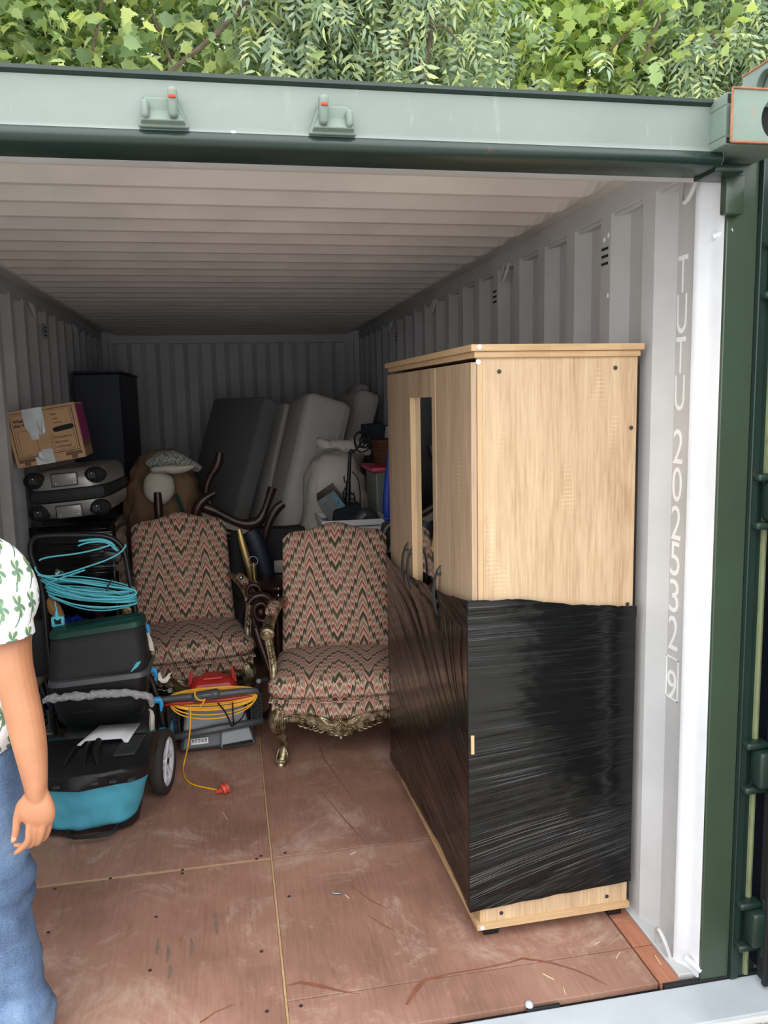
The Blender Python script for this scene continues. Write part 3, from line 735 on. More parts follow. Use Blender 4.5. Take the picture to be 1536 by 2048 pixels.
AT1 = tree('ash_tree', 'ash with drooping grey-green narrow leaves above the middle of the header', 'tree', (1.6, 8.4, -.17), (1.6, 7.5, 5.7), (1.5, 1.1, 1.2), 'ash', 2, 4200, 280, .27, LA, 30)
MT2 = tree('maple_tree', 'bright yellow-green maple above the right end of the header', 'tree', (4.4, 8.6, -.17), (4.3, 7.6, 5.9), (1.1, 1.1, 1.2), 'maple', 3, 3800, 280, .22, LM2, 26)
tree('ash_tree', 'ash with hanging narrow leaves just left of the corner casting', 'tree', (6.2, 8.0, -.17), (5.6, 7.2, 5.7), (1.0, 1.0, 1.1), 'ash', 4, 2600, 200, .25, LA, 20)
for i, (x, y) in enumerate(((-3.5, 11.5), (0.5, 12.0), (4.5, 12.0), (9.0, 11.5))):
    lab = ['dark tree in the back row behind the left maple', 'dark tree in the back row behind the ash in the middle', 'dark tree in the back row behind the bright maple', 'dark tree in the back row at the far right'][i]
    tree('background_tree', lab, 'tree', (x, y+.8, -.17), (x, y, 7.0), (2.4, 1.2, 2.0), 'maple', 10+i, 3600, 0, .24, LD, 40)

bpy.context.view_layer.update()
for T, q, y, r in ((MT1, [(520, -30), (470, 30), (425, 75), (372, 118), (330, 150)], 6.35, .035), (MT1, [(205, -20), (196, 50), (185, 100)], 6.2, .018), (MT1, [(300, 20), (325, 80), (345, 130)], 6.4, .022),
                   (AT1, [(872, -30), (866, 40), (858, 90), (846, 160)], 6.3, .040), (AT1, [(838, -30), (846, 60), (832, 150)], 6.45, .028), (AT1, [(860, 62), (830, 72), (800, 98), (765, 102), (730, 108)], 6.2, .014), (AT1, [(866, 55), (890, 50), (912, 80), (922, 100)], 6.2, .014),
                   (AT1, [(765, -20), (780, 40), (795, 75)], 6.4, .02), (MT2, [(1330, 20), (1310, 60), (1285, 130)], 6.3, .02), (MT2, [(1420, 60), (1440, 110), (1462, 160)], 6.3, .018), (MT2, [(1290, -20), (1262, 60), (1220, 100)], 6.4, .022)):
    I = T.matrix_world.inverted(); b = MB(); b.tube([I @ at(a, c, y) for a, c in q], [r*(1-.12*i) for i in range(len(q))], 7, smooth=2); b.build('branch', bark, T)
# ------------------------------------------------------------ oak wardrobe, local x = depth, y = width, front of the doors at x 0
WD = thing('wardrobe', 'tall light-oak wardrobe, lower half bound in black stretch film, at the right wall', 'wardrobe', (.622, .310, 0), math.radians(1.0))
D, W_, H0, H1 = .512, 1.165, .062, 1.846
m = MB()
for x in (.02, .455):
    for y in (.02, .56, 1.10): m2 = MB(); m2.b2((x, y, .0), (x+.05, y+.05, .042)); m2.build('foot', MT['black'], WD, bevel=.002)
m = MB(); m.b2((-.012, -.012, .042), (D+.004, W_+.012, .062)); m.build('bottom_board', MT['oakedge'], WD, bevel=.001, smooth=False)
m = MB(); m.b2((.018, 0, .062), (D, .016, H1)); m.build('side_panel', MT['oak'], WD, smooth=False, bevel=.0008)
m = MB(); m.b2((.018, W_-.016, .062), (D, W_, H1)); m.build('side_panel', MT['oak'], WD, smooth=False)
m = MB(); m.b2((.001, .0, .062), (.0175, .016, H1)); m.build('edge_strip', MT['oakedgev'], WD, smooth=False, bevel=.0006)
m = MB(); m.b2((D-.012, .017, .062), (D-.004, W_-.017, H1)); m.build('back_panel', MT['oakdoor'], WD, smooth=False)
m = MB(); m.b2((.004, .017, .062), (.016, W_-.017, .13)); m.build('plinth', MT['oakdoor'], WD, smooth=False)
m = MB(); m.b2((-.010, -.010, H1), (D+.004, W_+.014, H1+.018)); m.build('cornice', MT['oakedge'], WD, smooth=False, bevel=.0015)
m = MB(); m.b2((-.022, -.018, H1+.0185), (D+.012, W_+.026, H1+.038)); m.build('top_board', MT['oakedge'], WD, smooth=False, bevel=.0015)
# doors
def door(y0, y1, glass=False):
    if not glass:
        m = MB(); m.b2((-.018, y0+.0015, .14), (-.0005, y1-.0015, H1-.012)); return m.build('door', MT['oakdoor'], WD, smooth=False, bevel=.0012)
    d = MB(); st = .046
    d.b2((-.020, y0+.0015, .14), (-.0005, y0+st, H1-.012)); d.b2((-.020, y1-st, .14), (-.0005, y1-.0015, H1-.012))
    d.b2((-.020, y0+st, H1-.11), (-.0005, y1-st, H1-.012)); d.b2((-.020, y0+st, .14), (-.0005, y1-st, .24))
    o = d.build('door', MT['oakdoor'], WD, smooth=False, bevel=.0012)
    e = MB(); e.b2((-.026, y1-st-.006, .24), (-.004, y1-st-.0005, H1-.11)); e.b2((-.0205, y1-st, .24), (-.020, y1-st+.012, H1-.11)); e.build('bead', MT['oakedgev'], o, smooth=False)
    q = MB(); q.b2((-.006, y0+st, .24), (-.002, y1-st-.006, H1-.11)); q.build('mirror', MT['mirror'], o, smooth=False)
    return o
doors = [door(.0, .388), door(.388, .776, True), door(.776, W_)]
def handle(y, par):
    m = MB(); z0, z1 = .97, 1.165; pts = []
    for i in range(13):
        t = i/12; pts.append((-.020-.026*math.sin(PI*t)**.6, y, z0+(z1-z0)*t))
    m.tube(pts, [.003+.0085*math.sin(PI*i/12)**.5 for i in range(13)], 10, flat=.42, up=(1, 0, 0)); m.cyl((-.018, y, z0+.04), (-.04, y, z0+.04), .005); m.cyl((-.018, y, z1-.03), (-.04, y, z1-.03), .005)
    m.build('handle', MT['charcoal'], par)
handle(.345, doors[0]); handle(.73, doors[1]); handle(.82, doors[2])
for u, z in ((.068, 1.806), (.438, 1.812), (.494, 1.63), (.493, 1.075), (.072, .085), (.440, .086)):
    m = MB(); m.lathe([(.001, -.003), (.0052, -.0025), (.0066, 0), (.0066, .001)], 12, (u, -.001, z), Matrix.Rotation(PI/2, 3, 'X')); m.build('screw_cap', MT['screw'], WD)
for z in (H1+.03, H1-.012, .052):
    m = MB(); m.lathe([(.001, -.002), (.006, -.002), (.0075, 0), (.0075, .001)], 12, (.004 if z < H1 else .002, -.013 if z < .1 else (-.0195 if z > H1 else -.001), z), Matrix.Rotation(PI/2, 3, 'X')); m.build('white_cap', MT['white'], WD)
# stretch film: wraps far side, front and near side, gathered at its top and bottom edges
def film_surface():
    segs = [((D+.004, W_+.010), .50), ((-.036, W_+.010), 1.18), ((-.036, -.008), .52), ((D+.008, -.008), 0)]
    N1, N2, N3 = 24, 96, 60; path = []
    def lerp(a, b, t): return (a[0]+(b[0]-a[0])*t, a[1]+(b[1]-a[1])*t)
    for a, b, n, sgm in ((segs[0][0], segs[1][0], N1, 0), (segs[1][0], segs[2][0], N2, 1), (segs[2][0], segs[3][0], N3, 2)):
        for i in range(n+(1 if sgm == 2 else 0)): path.append((lerp(a, b, i/n), sgm, i/n))
    NZ = 90; vs = []; uv = []
    s_acc = 0
    for i, ((x, y), sgm, t) in enumerate(path):
        if i: s_acc += math.dist((x, y), path[i-1][0])
        if sgm == 0: zt, zb = 1.06, .12
        elif sgm == 1:
            v = 1-t                             # 1 far, 0 near
            zt = np.interp(v, [0, .2, .4, .62, .85, 1], [1.128, 1.092, 1.075, 1.052, 1.040, 1.058]); zb = np.interp(v, [0, .1, .3, .6, 1], [.118, .135, .150, .132, .098])
        else: zt = np.interp(t, [0, .3, .6, 1], [1.128, 1.121, 1.090, 1.070]); zb = np.interp(t, [0, .5, 1], [.110, .126, .135])
        zt += .006*mnoise.noise((s_acc*14, 3, 0))+.003*mnoise.noise((s_acc*60, 9, 0)); zb += .004*mnoise.noise((s_acc*16, 7, 0))
        nx, ny = ((0, 1), (-1, 0), (0, -1))[sgm]
        for j in range(NZ+1):
            k = j/NZ; z = zb+(zt-zb)*k
            if sgm == 1: g_ = -.42*(t)*1.18*(.35+.65*math.sin(PI*min(1, k*1.1)))
            elif sgm == 2: g_ = (t*.52)*(.40*(1-k)**1.5-.10*k*(1-k)*4*.5)
            else: g_ = 0
            edge = min(t, 1-t)*8 if sgm != 0 else 1
            amp = min(1, edge)
            wr = abs(mnoise.noise((s_acc*1.3, (z-g_)*22, 1.0)))*(.006 if sgm == 1 else .0032)+abs(mnoise.noise((s_acc*3, (z-g_)*60, 5.0)))*.0016
            ro = (.004 if k > .965 else 0)+(.003 if k < .03 else 0)
            hollow = -.010*amp*math.sin(PI*k) if sgm == 1 else 0
            d = amp*wr+ro+max(hollow, -.002); vs.append((x+nx*d, y+ny*d, z)); uv.append((s_acc, z-g_))
    n = len(path); fs = [(i*(NZ+1)+j, (i+1)*(NZ+1)+j, (i+1)*(NZ+1)+j+1, i*(NZ+1)+j+1) for i in range(n-1) for j in range(NZ)]
    m = MB(); m.add(vs, fs, uv); return m
film_surface().build('stretch_film', MT['film'], WD, ang=70, recalc=True, label='glossy black stretch film with fanned wrinkles')
m = MB(); m.b2((-.030, -.0155, .64), (-.020, -.0100, .70)); m.build('torn_gap', MT['oakedgev'], WD)

# ------------------------------------------------------------ flame-stitch armchairs, local front = -y
def uv_xz(c, n):
    if abs(n.z) > .75: return (c.x, -c.y*1.0+.9)
    if abs(n.x) > .75: return (c.y, c.z)
    return (c.x, c.z)
def cushion_mesh(w, d, h, crown, r, nose=0.0):
    m = MB(); nu, nv = 28, 24
    bm = bmesh.new(); bmesh.ops.create_cube(bm, size=1); bmesh.ops.subdivide_edges(bm, edges=bm.edges[:], cuts=11, use_grid_fill=True)
    vs = []
    for v in bm.verts:
        x, y, z = v.co*2
        rx = x*w/2; ry = y*d/2; rz = z*h/2
        e = max(abs(x), abs(y))
        q = (1-e**6)
        rz = z*h/2*(.66+.34*q)+crown*(1-x*x)*(1-y*y)*(1 if z > 0 else -.25)
        k = 1-.05*(abs(z)**4); rx *= k; ry *= k
        if y < 0: ry -= nose*(1-x*x)*abs(y)
        cr = (abs(x)*abs(y))**8; rx *= 1-.06*cr; ry *= 1-.06*cr
        vs.append((rx, ry, rz))
    fs = [[v.index for v in f.verts] for f in bm.faces]; bm.free(); m.add(vs, fs); return m
def spiral(m, c, r0, turns, w0, sx=1, sz=1, y=0, a0=0, n=28, dirn=1):
    pts = []; rr = []
    for i in range(n):
        t = i/(n-1); a = a0+dirn*turns*2*PI*t; r = r0*(1-.86*t); pts.append((c[0]+sx*r*math.cos(a), y-.004*t, c[1]+sz*r*math.sin(a))); rr.append(w0*(1-.5*t))
    m.tube(pts, rr, 6)
def make_armchair():
    A = thing('armchair', '', 'armchair')
    W, Dp = .64, .60
    # upholstered seat rail with scalloped lower edge
    def low(x): return .236+.028*math.cos(x*2*PI/.32+PI)*0.5 + .018*abs(x)/.3
    out = [(-.30, .338), (.30, .338)]+[(x/30*.30, low(x/30*.30)) for x in range(30, -31, -2)]
    sr = MB(); sr.prism(out, -.302, -.25, 'y')
    sr.b2((-.30, -.27, .25), (.30, .27, .335), r=.02); o = sr.build('seat_rail', MT['chevron'], A, uvf=uv_xz, ang=50, bevel=.004)
    # loose seat cushion, T shaped over the arm fronts
    c = cushion_mesh(.60, .54, .125, .026, .02, .028); c2 = [(x*(1.0+.085*max(0, min(1, (-y-.17)/.05)))*.98, y, z) for x, y, z in c.v]; c.v = c2
    c.v = [(x, y-.055, z+.388+.012*(-y)) for x, y, z in c.v]
    def uvc(co, n):
        if n.z > .55: return (co.x*.98, -co.y*.92+.02)
        return (co.x, co.z)
    c.build('seat_cushion', MT['chevron'], A, uvf=uvc, ang=180)
    pp = [(x*.308*(1+.0), -.318-.030*(1-x*x), .333) for x in [i/12-1 for i in range(25)]]
    m = MB(); m.tube([(-.30, -.02, .337)]+pp+[(.30, -.02, .337)], .0045, 6); m.build('piping', MT['chevron'], A, uvf=uv_xz)
    # camel-back backrest, leaning
    bk = MB(); nx, nz = 26, 26
    def topz(x): return 1.045+.042*math.exp(-(x/.10)**2)-.004*abs(x)/.25-(0.03*max(0, abs(x)-.225)/.03)
    def bf(side):
        def f(a, b):
            x = (a*2-1); wz = .255 if True else 0
            wd = .262-.018*b*0+.012*(1-b); X = x*wd; Z = .40+(topz(X)-.40)*b
            thick = .042*(1-abs(x)**5)*(1-abs(2*b-1)**7)+.014
            Y = .205+(Z-.40)*.26; return (X, Y-side*thick, Z)
        return f
    bk.grid(bf(1), nx, nz); bk.grid(bf(-.9), nx, nz)
    # close the rim
    n0 = (nx+1)*(nz+1); rim = [i*(nz+1) for i in range(nx+1)]+[nx*(nz+1)+j for j in range(1, nz+1)]+[i*(nz+1)+nz for i in range(nx-1, -1, -1)]+[j for j in range(nz-1, 0, -1)]
    for i in range(len(rim)): a, b = rim[i], rim[(i+1) % len(rim)]; bk.f.append((a, b, b+n0, a+n0))
    bk.build('backrest', MT['chevron'], A, uvf=lambda c, n: (c.x+.0, c.z*1.03+.06), ang=180)
    # carved apron
    ap = MB()
    def lowe(x):
        a = abs(x); z = .238-.0*a
        if a < .17: z = .238-.075*(math.cos(a/.17*PI)+1)/2-.010*math.cos(a*PI*2/.045)*(.6)
        elif a > .17: z = .238+.012*math.sin((a-.17)/.12*PI)
        return z-.022
    def upp(x): return low(x)+.004
    xs = [i/44*.262 for i in range(-44, 45)]
    out = [(x, upp(x)) for x in xs]+[(x, lowe(x)) for x in xs[::-1]]
    vs = []; fs = []; n = len(xs)
    for yy in (-.306, -.285):
        for x in xs: vs.append((x, yy, upp(x)))
        for x in xs: vs.append((x, yy, lowe(x)))
    for k in (0, 2*n):
        for i in range(n-1): fs.append((k+i, k+i+1, k+n+i+1, k+n+i))
    for i in range(n-1): fs += [(i, i+1, 2*n+i+1, 2*n+i), (n+i, n+i+1, 3*n+i+1, 3*n+i)]
    ap.add(vs, fs)
    ap.tube([(x, -.309, upp(x)-.007) for x in xs], .006, 6)
    y = -.310; n_ap = len(ap.v)
    for sg in (-1, 1):
        spiral(ap, (sg*.022, .248), .021, 1.4, .0052, sg, 1, y, PI*.5)
        spiral(ap, (sg*.043, .186), .020, 1.5, .0060, sg, 1, y, PI, dirn=-1)
        spiral(ap, (sg*.115, .222), .019, 1.3, .0058, sg, 1, y, 0)
        spiral(ap, (sg*.168, .246), .017, 1.3, .0055, sg, 1, y, PI, dirn=-1)
        for k in range(6):                                      # shell lobes
            a = .35+k*.30; ap.tube([(sg*.012, y, .232), (sg*(.012+.05*math.sin(a)), y-.006, .232-.03*math.cos(a)+.012), (sg*(.012+.075*math.sin(a)), y, .235-.036*math.cos(a)+.022)], [.004, .0075, .003], 6, smooth=1)
        for k in range(5):                                      # acanthus strokes
            ap.tube([(sg*(.07+.022*k), y, .200+.007*k), (sg*(.088+.022*k), y-.005, .188+.009*k), (sg*(.102+.022*k), y, .196+.010*k)], [.002, .006, .002], 6, smooth=1)
        for k in range(5): ap.ell((sg*(.188+.015*k), y, .258), (.0055, .005, .014), 8, 5)
        ap.tube([(sg*.18, y, .280), (sg*.22, y, .284), (sg*.262, y, .280)], .004, 6)
    for k in range(5): ap.ell((0, y-.002, .262-.02*k), (.009-.001*k, .007, .008), 8, 5)
    ap.ell((0, y, .158), (.008, .008, .012), 8, 6); ap.ell((-.02, y, .170), (.013, .006, .006)); ap.ell((.02, y, .170), (.013, .006, .006))
    ap.v = ap.v[:n_ap]+[(x, y, z-.022) for x, y, z in ap.v[n_ap:]]
    ap.build('carved_apron', MT['antique'], A, ang=60)
    for sx in (-1, 1):                                          # side aprons
        s = MB(); s.prism([(-.28, .275), (.27, .275), (.27, .235), (.1, .245), (0, .225), (-.1, .245), (-.26, .235)], sx*.288-.010, sx*.288+.010, 'x'); s.tube([(sx*.30, -.28, .272), (sx*.30, .27, .272)], .006, 6)
        s.build('side_apron', MT['antique'], A, bevel=.003)
    nl = MB()
    for i in range(56):
        x = -.298+i*.0108; nl.ell((x, -.311, low(x)+.010), (.0036, .003, .0036), 6, 4)
    nl.build('nail_trim', MT['antique'], A, kind='stuff')
    # legs: cabriole front, plain swept rear
    for sx in (-1, 1):
        l = MB()
        pts = [(.262, -.262, .300), (.272, -.280, .262), (.280, -.292, .215), (.268, -.280, .165), (.256, -.268, .115), (.254, -.270, .075), (.262, -.288, .040), (.270, -.302, .022)]
        rr = [.034, .042, .040, .029, .021, .019, .024, .022]
        l.tube([(sx*p[0], p[1], p[2]) for p in pts], rr, 12, smooth=2)
        l.lathe([(.020, 0), (.022, .006), (.018, .014), (.016, .02), (.024, .026)], 12, (sx*.270, -.298, 0))
        for q in (-1, 0, 1): l.tube([(sx*(.262+.012*q), -.303-.012*(1-abs(q)), .285), (sx*(.275+.018*q), -.328-.010*(1-abs(q)), .235), (sx*(.262+.010*q), -.305-.006*(1-abs(q)), .165), (sx*(.255+.004*q), -.288, .100)], [.003, .0055, .004, .002], 6, smooth=1)
        for q in (-1, 1):
            pts = [(sx*(.262+q*.014), -.300+.012, .085), (sx*(.262+q*.026), -.310+.010, .052), (sx*(.268+q*.018), -.322, .030), (sx*(.268+q*.004), -.325, .038)]
            l.tube(pts, [.003, .006, .006, .004], 6, smooth=1)
        l.ell((sx*.268, -.318, .032), (.011, .009, .010)); l.ell((sx*.262, -.306, .292), (.010, .008, .010))
        l.build('front_leg', MT['antique'], A, ang=70)
        l = MB(); l.tube([(sx*.25, .25, .30), (sx*.25, .26, .20), (sx*.255, .285, .09), (sx*.26, .315, .008)], [.026, .024, .020, .018], 8, smooth=1); l.build('rear_leg', MT['antique'], A)
        # arm: rail from the back, knuckle, fluted post
        a = MB()
        a.tube([(sx*.262, .262, .690), (sx*.285, .14, .688), (sx*.308, .0, .668), (sx*.318, -.12, .640), (sx*.316, -.150, .622)], [.024, .024, .026, .029, .028], 10, smooth=2, flat=.72)
        a.tube([(sx*.316, -.150, .628), (sx*.314, -.160, .600), (sx*.306, -.158, .54), (sx*.296, -.155, .47), (sx*.294, -.168, .40), (sx*.290, -.19, .33)], [.026, .023, .019, .018, .022, .026], 10, smooth=1)
        a.lathe([(.004, 0), (.016, .001), (.018, .008), (.030, .010), (.033, .02), (.031, .036)], 16, (sx*.316, -.196, .628), Matrix.Rotation(-PI/2, 3, 'X'))
        for k in range(5): a.ell((sx*(.309-.003*k), -.179+.002*k, .575-.032*k), (.010, .006, .012), 8, 5)
        for q in (-1, 1): a.tube([(sx*(.312+q*.013), -.178, .60), (sx*(.298+q*.012), -.174, .48), (sx*(.292+q*.013), -.186, .38)], .0035, 6, smooth=1)
        for k in range(3): a.tube([(sx*(.296+.009*k), .20, .714), (sx*(.309+.009*k), .12, .712)], .0025, 5); a.tube([(sx*(.296+.009*k), -.03, .698), (sx*(.302+.009*k), -.14, .672)], .0025, 5)
        ao = a.build('armrest', MT['antique'], A, ang=60)
        p = MB(); p.tube([(sx*.288, .11, .705), (sx*.292, .10, .712), (sx*.306, .03, .706), (sx*.312, -.03, .694), (sx*.314, -.04, .684)], [.010, .024, .027, .025, .010], 10, smooth=1, flat=.7); p.build('arm_pad', MT['chevron'], ao, uvf=lambda c, n: (c.x*1.2+.02, c.y*1.2), ang=180)
    return A
CH = make_armchair()
CH['label'] = 'pink and green flame-stitch armchair with silver carved legs, beside the wardrobe'
CH['group'] = 'matching flame-stitch armchairs'
CH.location = (.405, 2.005, 0); CH.rotation_euler = (0, 0, math.radians(-7)); CH.scale = (1.08, 1.03, .985)
C2 = copy_tree(CH)
C2['label'] = 'left of two flame-stitch armchairs, farther back, behind the red mower'
C2.location = (-.375, 2.74, 0); C2.rotation_euler = (0, 0, math.radians(7))
# ------------------------------------------------------------ left side: film-wrapped chest, suitcase, box, navy cabinet
BX = thing('wrapped_chest', 'low chest bound in black stretch film, under the silver suitcase at the left wall', 'chest', (-.925, 2.44, 0))
def crumple_box(w, d, h, amp, seed, n=14):
    m = MB(); bm = bmesh.new(); bmesh.ops.create_cube(bm, size=1); bmesh.ops.subdivide_edges(bm, edges=bm.edges[:], cuts=n, use_grid_fill=True)
    vs = []
    for v in bm.verts:
        p = Vector((v.co.x*w, v.co.y*d, v.co.z*h)); nn = v.co.normalized(); q = mnoise.noise(Vector((p.x*3+seed, p.y*5, p.z*22)))*amp+mnoise.noise(p*4+Vector((seed, 0, 0)))*amp
        vs.append(p+nn*q)
    m.add(vs, [[v.index for v in f.verts] for f in bm.faces]); bm.free(); return m
b = crumple_box(.43, .48, 1.10, .012, 2); b.v = [(x, y+.27, z+.555) for x, y, z in b.v]
b.build('body', MT['film'], BX, uvf=lambda c, n: (c.x+c.y, c.z), ang=180)
# suitcase lying flat, wheels toward the opening
SC = thing('suitcase', 'silver and black hard-shell suitcase lying flat under the cardboard box', 'suitcase', (-.915, 2.40, 1.128), rot=(0, math.radians(-4.5), math.radians(-4)))
def shell(z0, z1, top):
    m = MB(); w = .395; n = 44; rows = []
    prof = [(0, z0), (0, z0+(z1-z0)*.45), (.012, z0+(z1-z0)*.75), (.04, z0+(z1-z0)*.95), (.075, z1)] if top else [(.075, z0), (.04, z0+(z1-z0)*.05), (.012, z0+(z1-z0)*.25), (0, z0+(z1-z0)*.55), (0, z1)]
    vs = []
    for inset, z in prof:
        for k in range(n):
            a = 2*PI*k/n; c, s_ = math.cos(a), math.sin(a); e = 5
            rr = (abs(c)**e+abs(s_)**e)**(-1/e); vs.append(((w/2-inset)*c*rr, .33+(.33-inset)*s_*rr, z))
    fs = [(i*n+k, i*n+(k+1) % n, (i+1)*n+(k+1) % n, (i+1)*n+k) for i in range(len(prof)-1) for k in range(n)]+[tuple(range(n))[::-1], tuple((len(prof)-1)*n+k for k in range(n))]
    return m.add(vs, fs)
shell(.025, .115, False).build('lower_shell', MT['silvershell'], SC, ang=60)
shell(.185, .285, True).build('upper_shell', MT['silvershell'], SC, ang=60)
m = MB(); m.box((0, .33, .15), (.385, .645, .076), r=.03); m.build('fabric_band', MT['blackfab'], SC)
for sx in (-1, 1):
    for zz, up in ((.07, 0), (.24, 1)):
        w = MB(); w.M = Matrix.Translation((sx*.146, .006, zz)); w.ell((sx*.006, .012, 0), (.058, .026, .043), 18, 8); h = w.build('wheel_housing', MT['blackmatte'], SC)
        ww = MB(); ww.M = w.M
        for dx in (-.012, .012): ww.cyl((dx-.006, -.022, 0), (dx+.006, -.022, 0), .025, 14)
        ww.box((0, -.02, .0), (.012, .03, .03)); ww.build('wheel', MT['charcoal'], h); r = MB(); r.M = w.M; r.ell((0, -.045, .012), (.005, .003, .005)); r.build('rivet', MT['chrome'], h)
    for k in range(4):
        g_ = MB(); g_.tube([(sx*(.186+.003*math.sin(k)), .02+.022*k, .215), (sx*(.190), .03+.022*k, .252), (sx*.172, .035+.022*k, .274)], .0035, 6); g_.build('shell_rib', MT['silvershell'], SC)
for zz in (.232, .066):
    p = MB(); p.box((0, -.004, zz), (.125, .008, .062), r=.008); pl = p.build('foot_plate', MT['silvershell'], SC, bevel=.001); q = MB(); q.box((0, -.001, zz), (.133, .008, .070), r=.009); q.build('plate_seam', MT['black'], pl)
    for sx in (-1, 1): e = MB(); e.ell((sx*.045, -.009, zz-.018), (.0055, .002, .0055)); e.build('rivet', MT['chrome'], pl)
# removal box
CB = thing('cardboard_box', 'brown printed moving box with grey duct tape, tilted on the suitcase', 'box', (-.985, 2.40, 1.448), rot=(0, math.radians(-8.5), math.radians(3)))
w_, d_, h_ = .335, .36, .285
sp_ = math.tan(math.radians(4))
m = MB(); x = w_/2
m.hexa([(-x, 0, 0), (x, 0, 0), (x, d_, 0), (-x, d_, 0), (-x-.010, 0, h_), (x-.0, 0, h_), (x, d_, h_), (-x, d_, h_)]); m.build('carton', MT['tan'], CB, smooth=False, bevel=.003)
m = MB(); m.b2((x-.0005, .012, .08), (x+.0018, d_-.012, h_-.012)); m.build('magenta_panel', MT['pink'], CB, smooth=False)
for k in range(3): m = MB(); m.b2((x-.0005, .012, .055+.009*k), (x+.0016, d_-.012, .058+.009*k)); m.build('printed_line', MT['ink'], CB)
def fr(x0, z0, x1, z1, t, mat=MT['ink']):
    m = MB()
    for a in ((x0, z0, x1, z0+t), (x0, z1-t, x1, z1), (x0, z0, x0+t, z1), (x1-t, z0, x1, z1)): m.b2((a[0], -.0012, a[1]), (a[2], .001, a[3]))
    m.build('printed_frame', mat, CB, smooth=False)
fr(-.155, .045, .150, .272, .003); fr(-.143, .055, .138, .262, .0012); fr(-.130, .055, -.045, .180, .0012)
for z, s_ in ((.224, "What's"), (.202, "this Va")): text('printed_text', s_, .0215, (-.140, -.0012, z), (1, 0, 0), (0, 0, 1), MT['ink'], CB, .0003, bold=.0006)
text('printed_text', "n", .012, (-.083, -.0012, .186), (1, 0, 0), (0, 0, 1), MT['inkpink'], CB, .0003)
for z, s_, xx in ((.118, 'Dining Room', .038), (.094, 'Bathroom', .038), (.070, 'Loft/Garage', .038), (.236, 'chen', .040), (.214, 'unge', .044), (.192, 'droom', .048)):
    text('printed_text', s_, .0155, (xx, -.0012, z), (1, 0, 0), (0, 0, 1), MT['ink'], CB, .0003)
for z in (.116, .092, .068): fr(.018, z, .034, z+.016, .001)
for s_ in (-1, 1): m = MB(); m.b2((s_*.155, -.0012, .022), (s_*.075, .001, .040)); m.b2((s_*.13, -.0010, .004), (s_*.10, .001, .0225)); m.build('printed_cab', MT['inkbrown'], CB)
m = MB(); m.tube([(.055, -.001, .162), (.125, -.001, .168)], [.0125, .013], 14, flat=1); m.v = [(a, max(-.0018, min(.004, b)), c) for a, b, c in m.v]; m.ell((.052, -.0005, .162), (.014, .0015, .012)); m.ell((.128, -.0005, .168), (.014, .0015, .013)); m.build('hand_hole', MT['blackmatte'], CB)
def tape(pts, name='duct_tape'):
    m = MB(); vs = [(p[0], -.0028+.001*math.sin(p[0]*200+p[1]*90), p[1]) for p in pts]; m.add(vs, [tuple(range(len(vs)))]); m.build(name, MT['tape'], CB, smooth=False, solid=.0006)
tape([(-.088, .286), (-.088, .20), (-.072, .165), (-.070, .130), (-.034, .128), (-.032, .160), (-.018, .175), (-.030, .286)])
tape([(-.040, .286), (-.030, .150), (-.010, .146), (.004, .158), (.010, .286)])
tape([(-.070, .0), (-.072, .042), (-.055, .046), (-.048, .066), (-.022, .062), (-.020, .0)]); tape([(-.034, -.001), (-.032, .075), (.016, .073), (.018, .0)])
m = MB(); m.b2((-.088, -.001, h_-.001), (.010, .08, h_+.0012)); m.build('duct_tape', MT['tape'], CB)
# navy cabinet
NV = thing('navy_cabinet', 'tall dark navy cabinet standing in the far left corner', 'cabinet', (-.985, 4.05, 0))
m = MB(); m.b2((-.15, 0, .06), (.165, 1.1, 1.955)); m.build('carcass', MT['navy'], NV, bevel=.006)
m = MB(); m.b2((-.16, -.012, 1.957), (.175, 1.11, 1.972)); m.build('top_board', MT['navy'], NV, bevel=.003)
m = MB(); m.b2((-.145, -.018, .10), (.160, -.001, 1.945)); d = m.build('door', MT['navy'], NV, bevel=.003); m = MB(); m.ell((.13, -.03, 1.05), (.012, .014, .012)); m.build('knob', MT['steel'], d)
m = MB(); m.b2((-.15, .0, .0), (.165, 1.1, .058)); m.build('plinth', MT['black'], NV)

# ------------------------------------------------------------ corded mower with teal grass box
MW = thing('lawn_mower', 'corded rotary lawn mower with teal grass box and black loop handle', 'mower')
m = MB()
hb = [at(100, 1335, 1.80), at(92, 1255, 1.84), at(84, 1165, 1.86), at(62, 1115, 1.86), at(60, 1090, 1.86), at(68, 1074, 1.86), at(100, 1071, 1.86), at(170, 1070, 1.86), at(215, 1072, 1.86), at(238, 1085, 1.86), at(250, 1105, 1.86), at(258, 1150, 1.86), at(275, 1245, 1.84), at(292, 1330, 1.80)]
m.tube(hb, .0125, 10, smooth=2); m.build('loop_handle', MT['black'], MW)
for q_ in ((at(292, 1330, 1.80), at(318, 1405, 1.76), at(330, 1480, 1.78)), (at(100, 1335, 1.80), at(105, 1440, 1.80), at(120, 1500, 1.85))): m = MB(); m.tube(q_, .012, 8); m.build('lower_handle', MT['black'], MW)
m = MB(); a = [at(158, 1082, 1.84), at(195, 1078, 1.83), at(222, 1084, 1.83), at(236, 1102, 1.84)]; m.tube(a, [.007, .012, .012, .007], 8, smooth=2, flat=.7); m.build('bail_lever', MT['cyan'], MW, label='light blue switch lever')
c = at(225, 1112, 1.84); m = MB(); m.box(c, (.085, .045, .05), R=Matrix.Rotation(.25, 3, 'Y'), r=.015); m.box(c+Vector((.02, -.02, -.05)), (.012, .008, .03)); m.build('switch_box', MT['black'], MW)
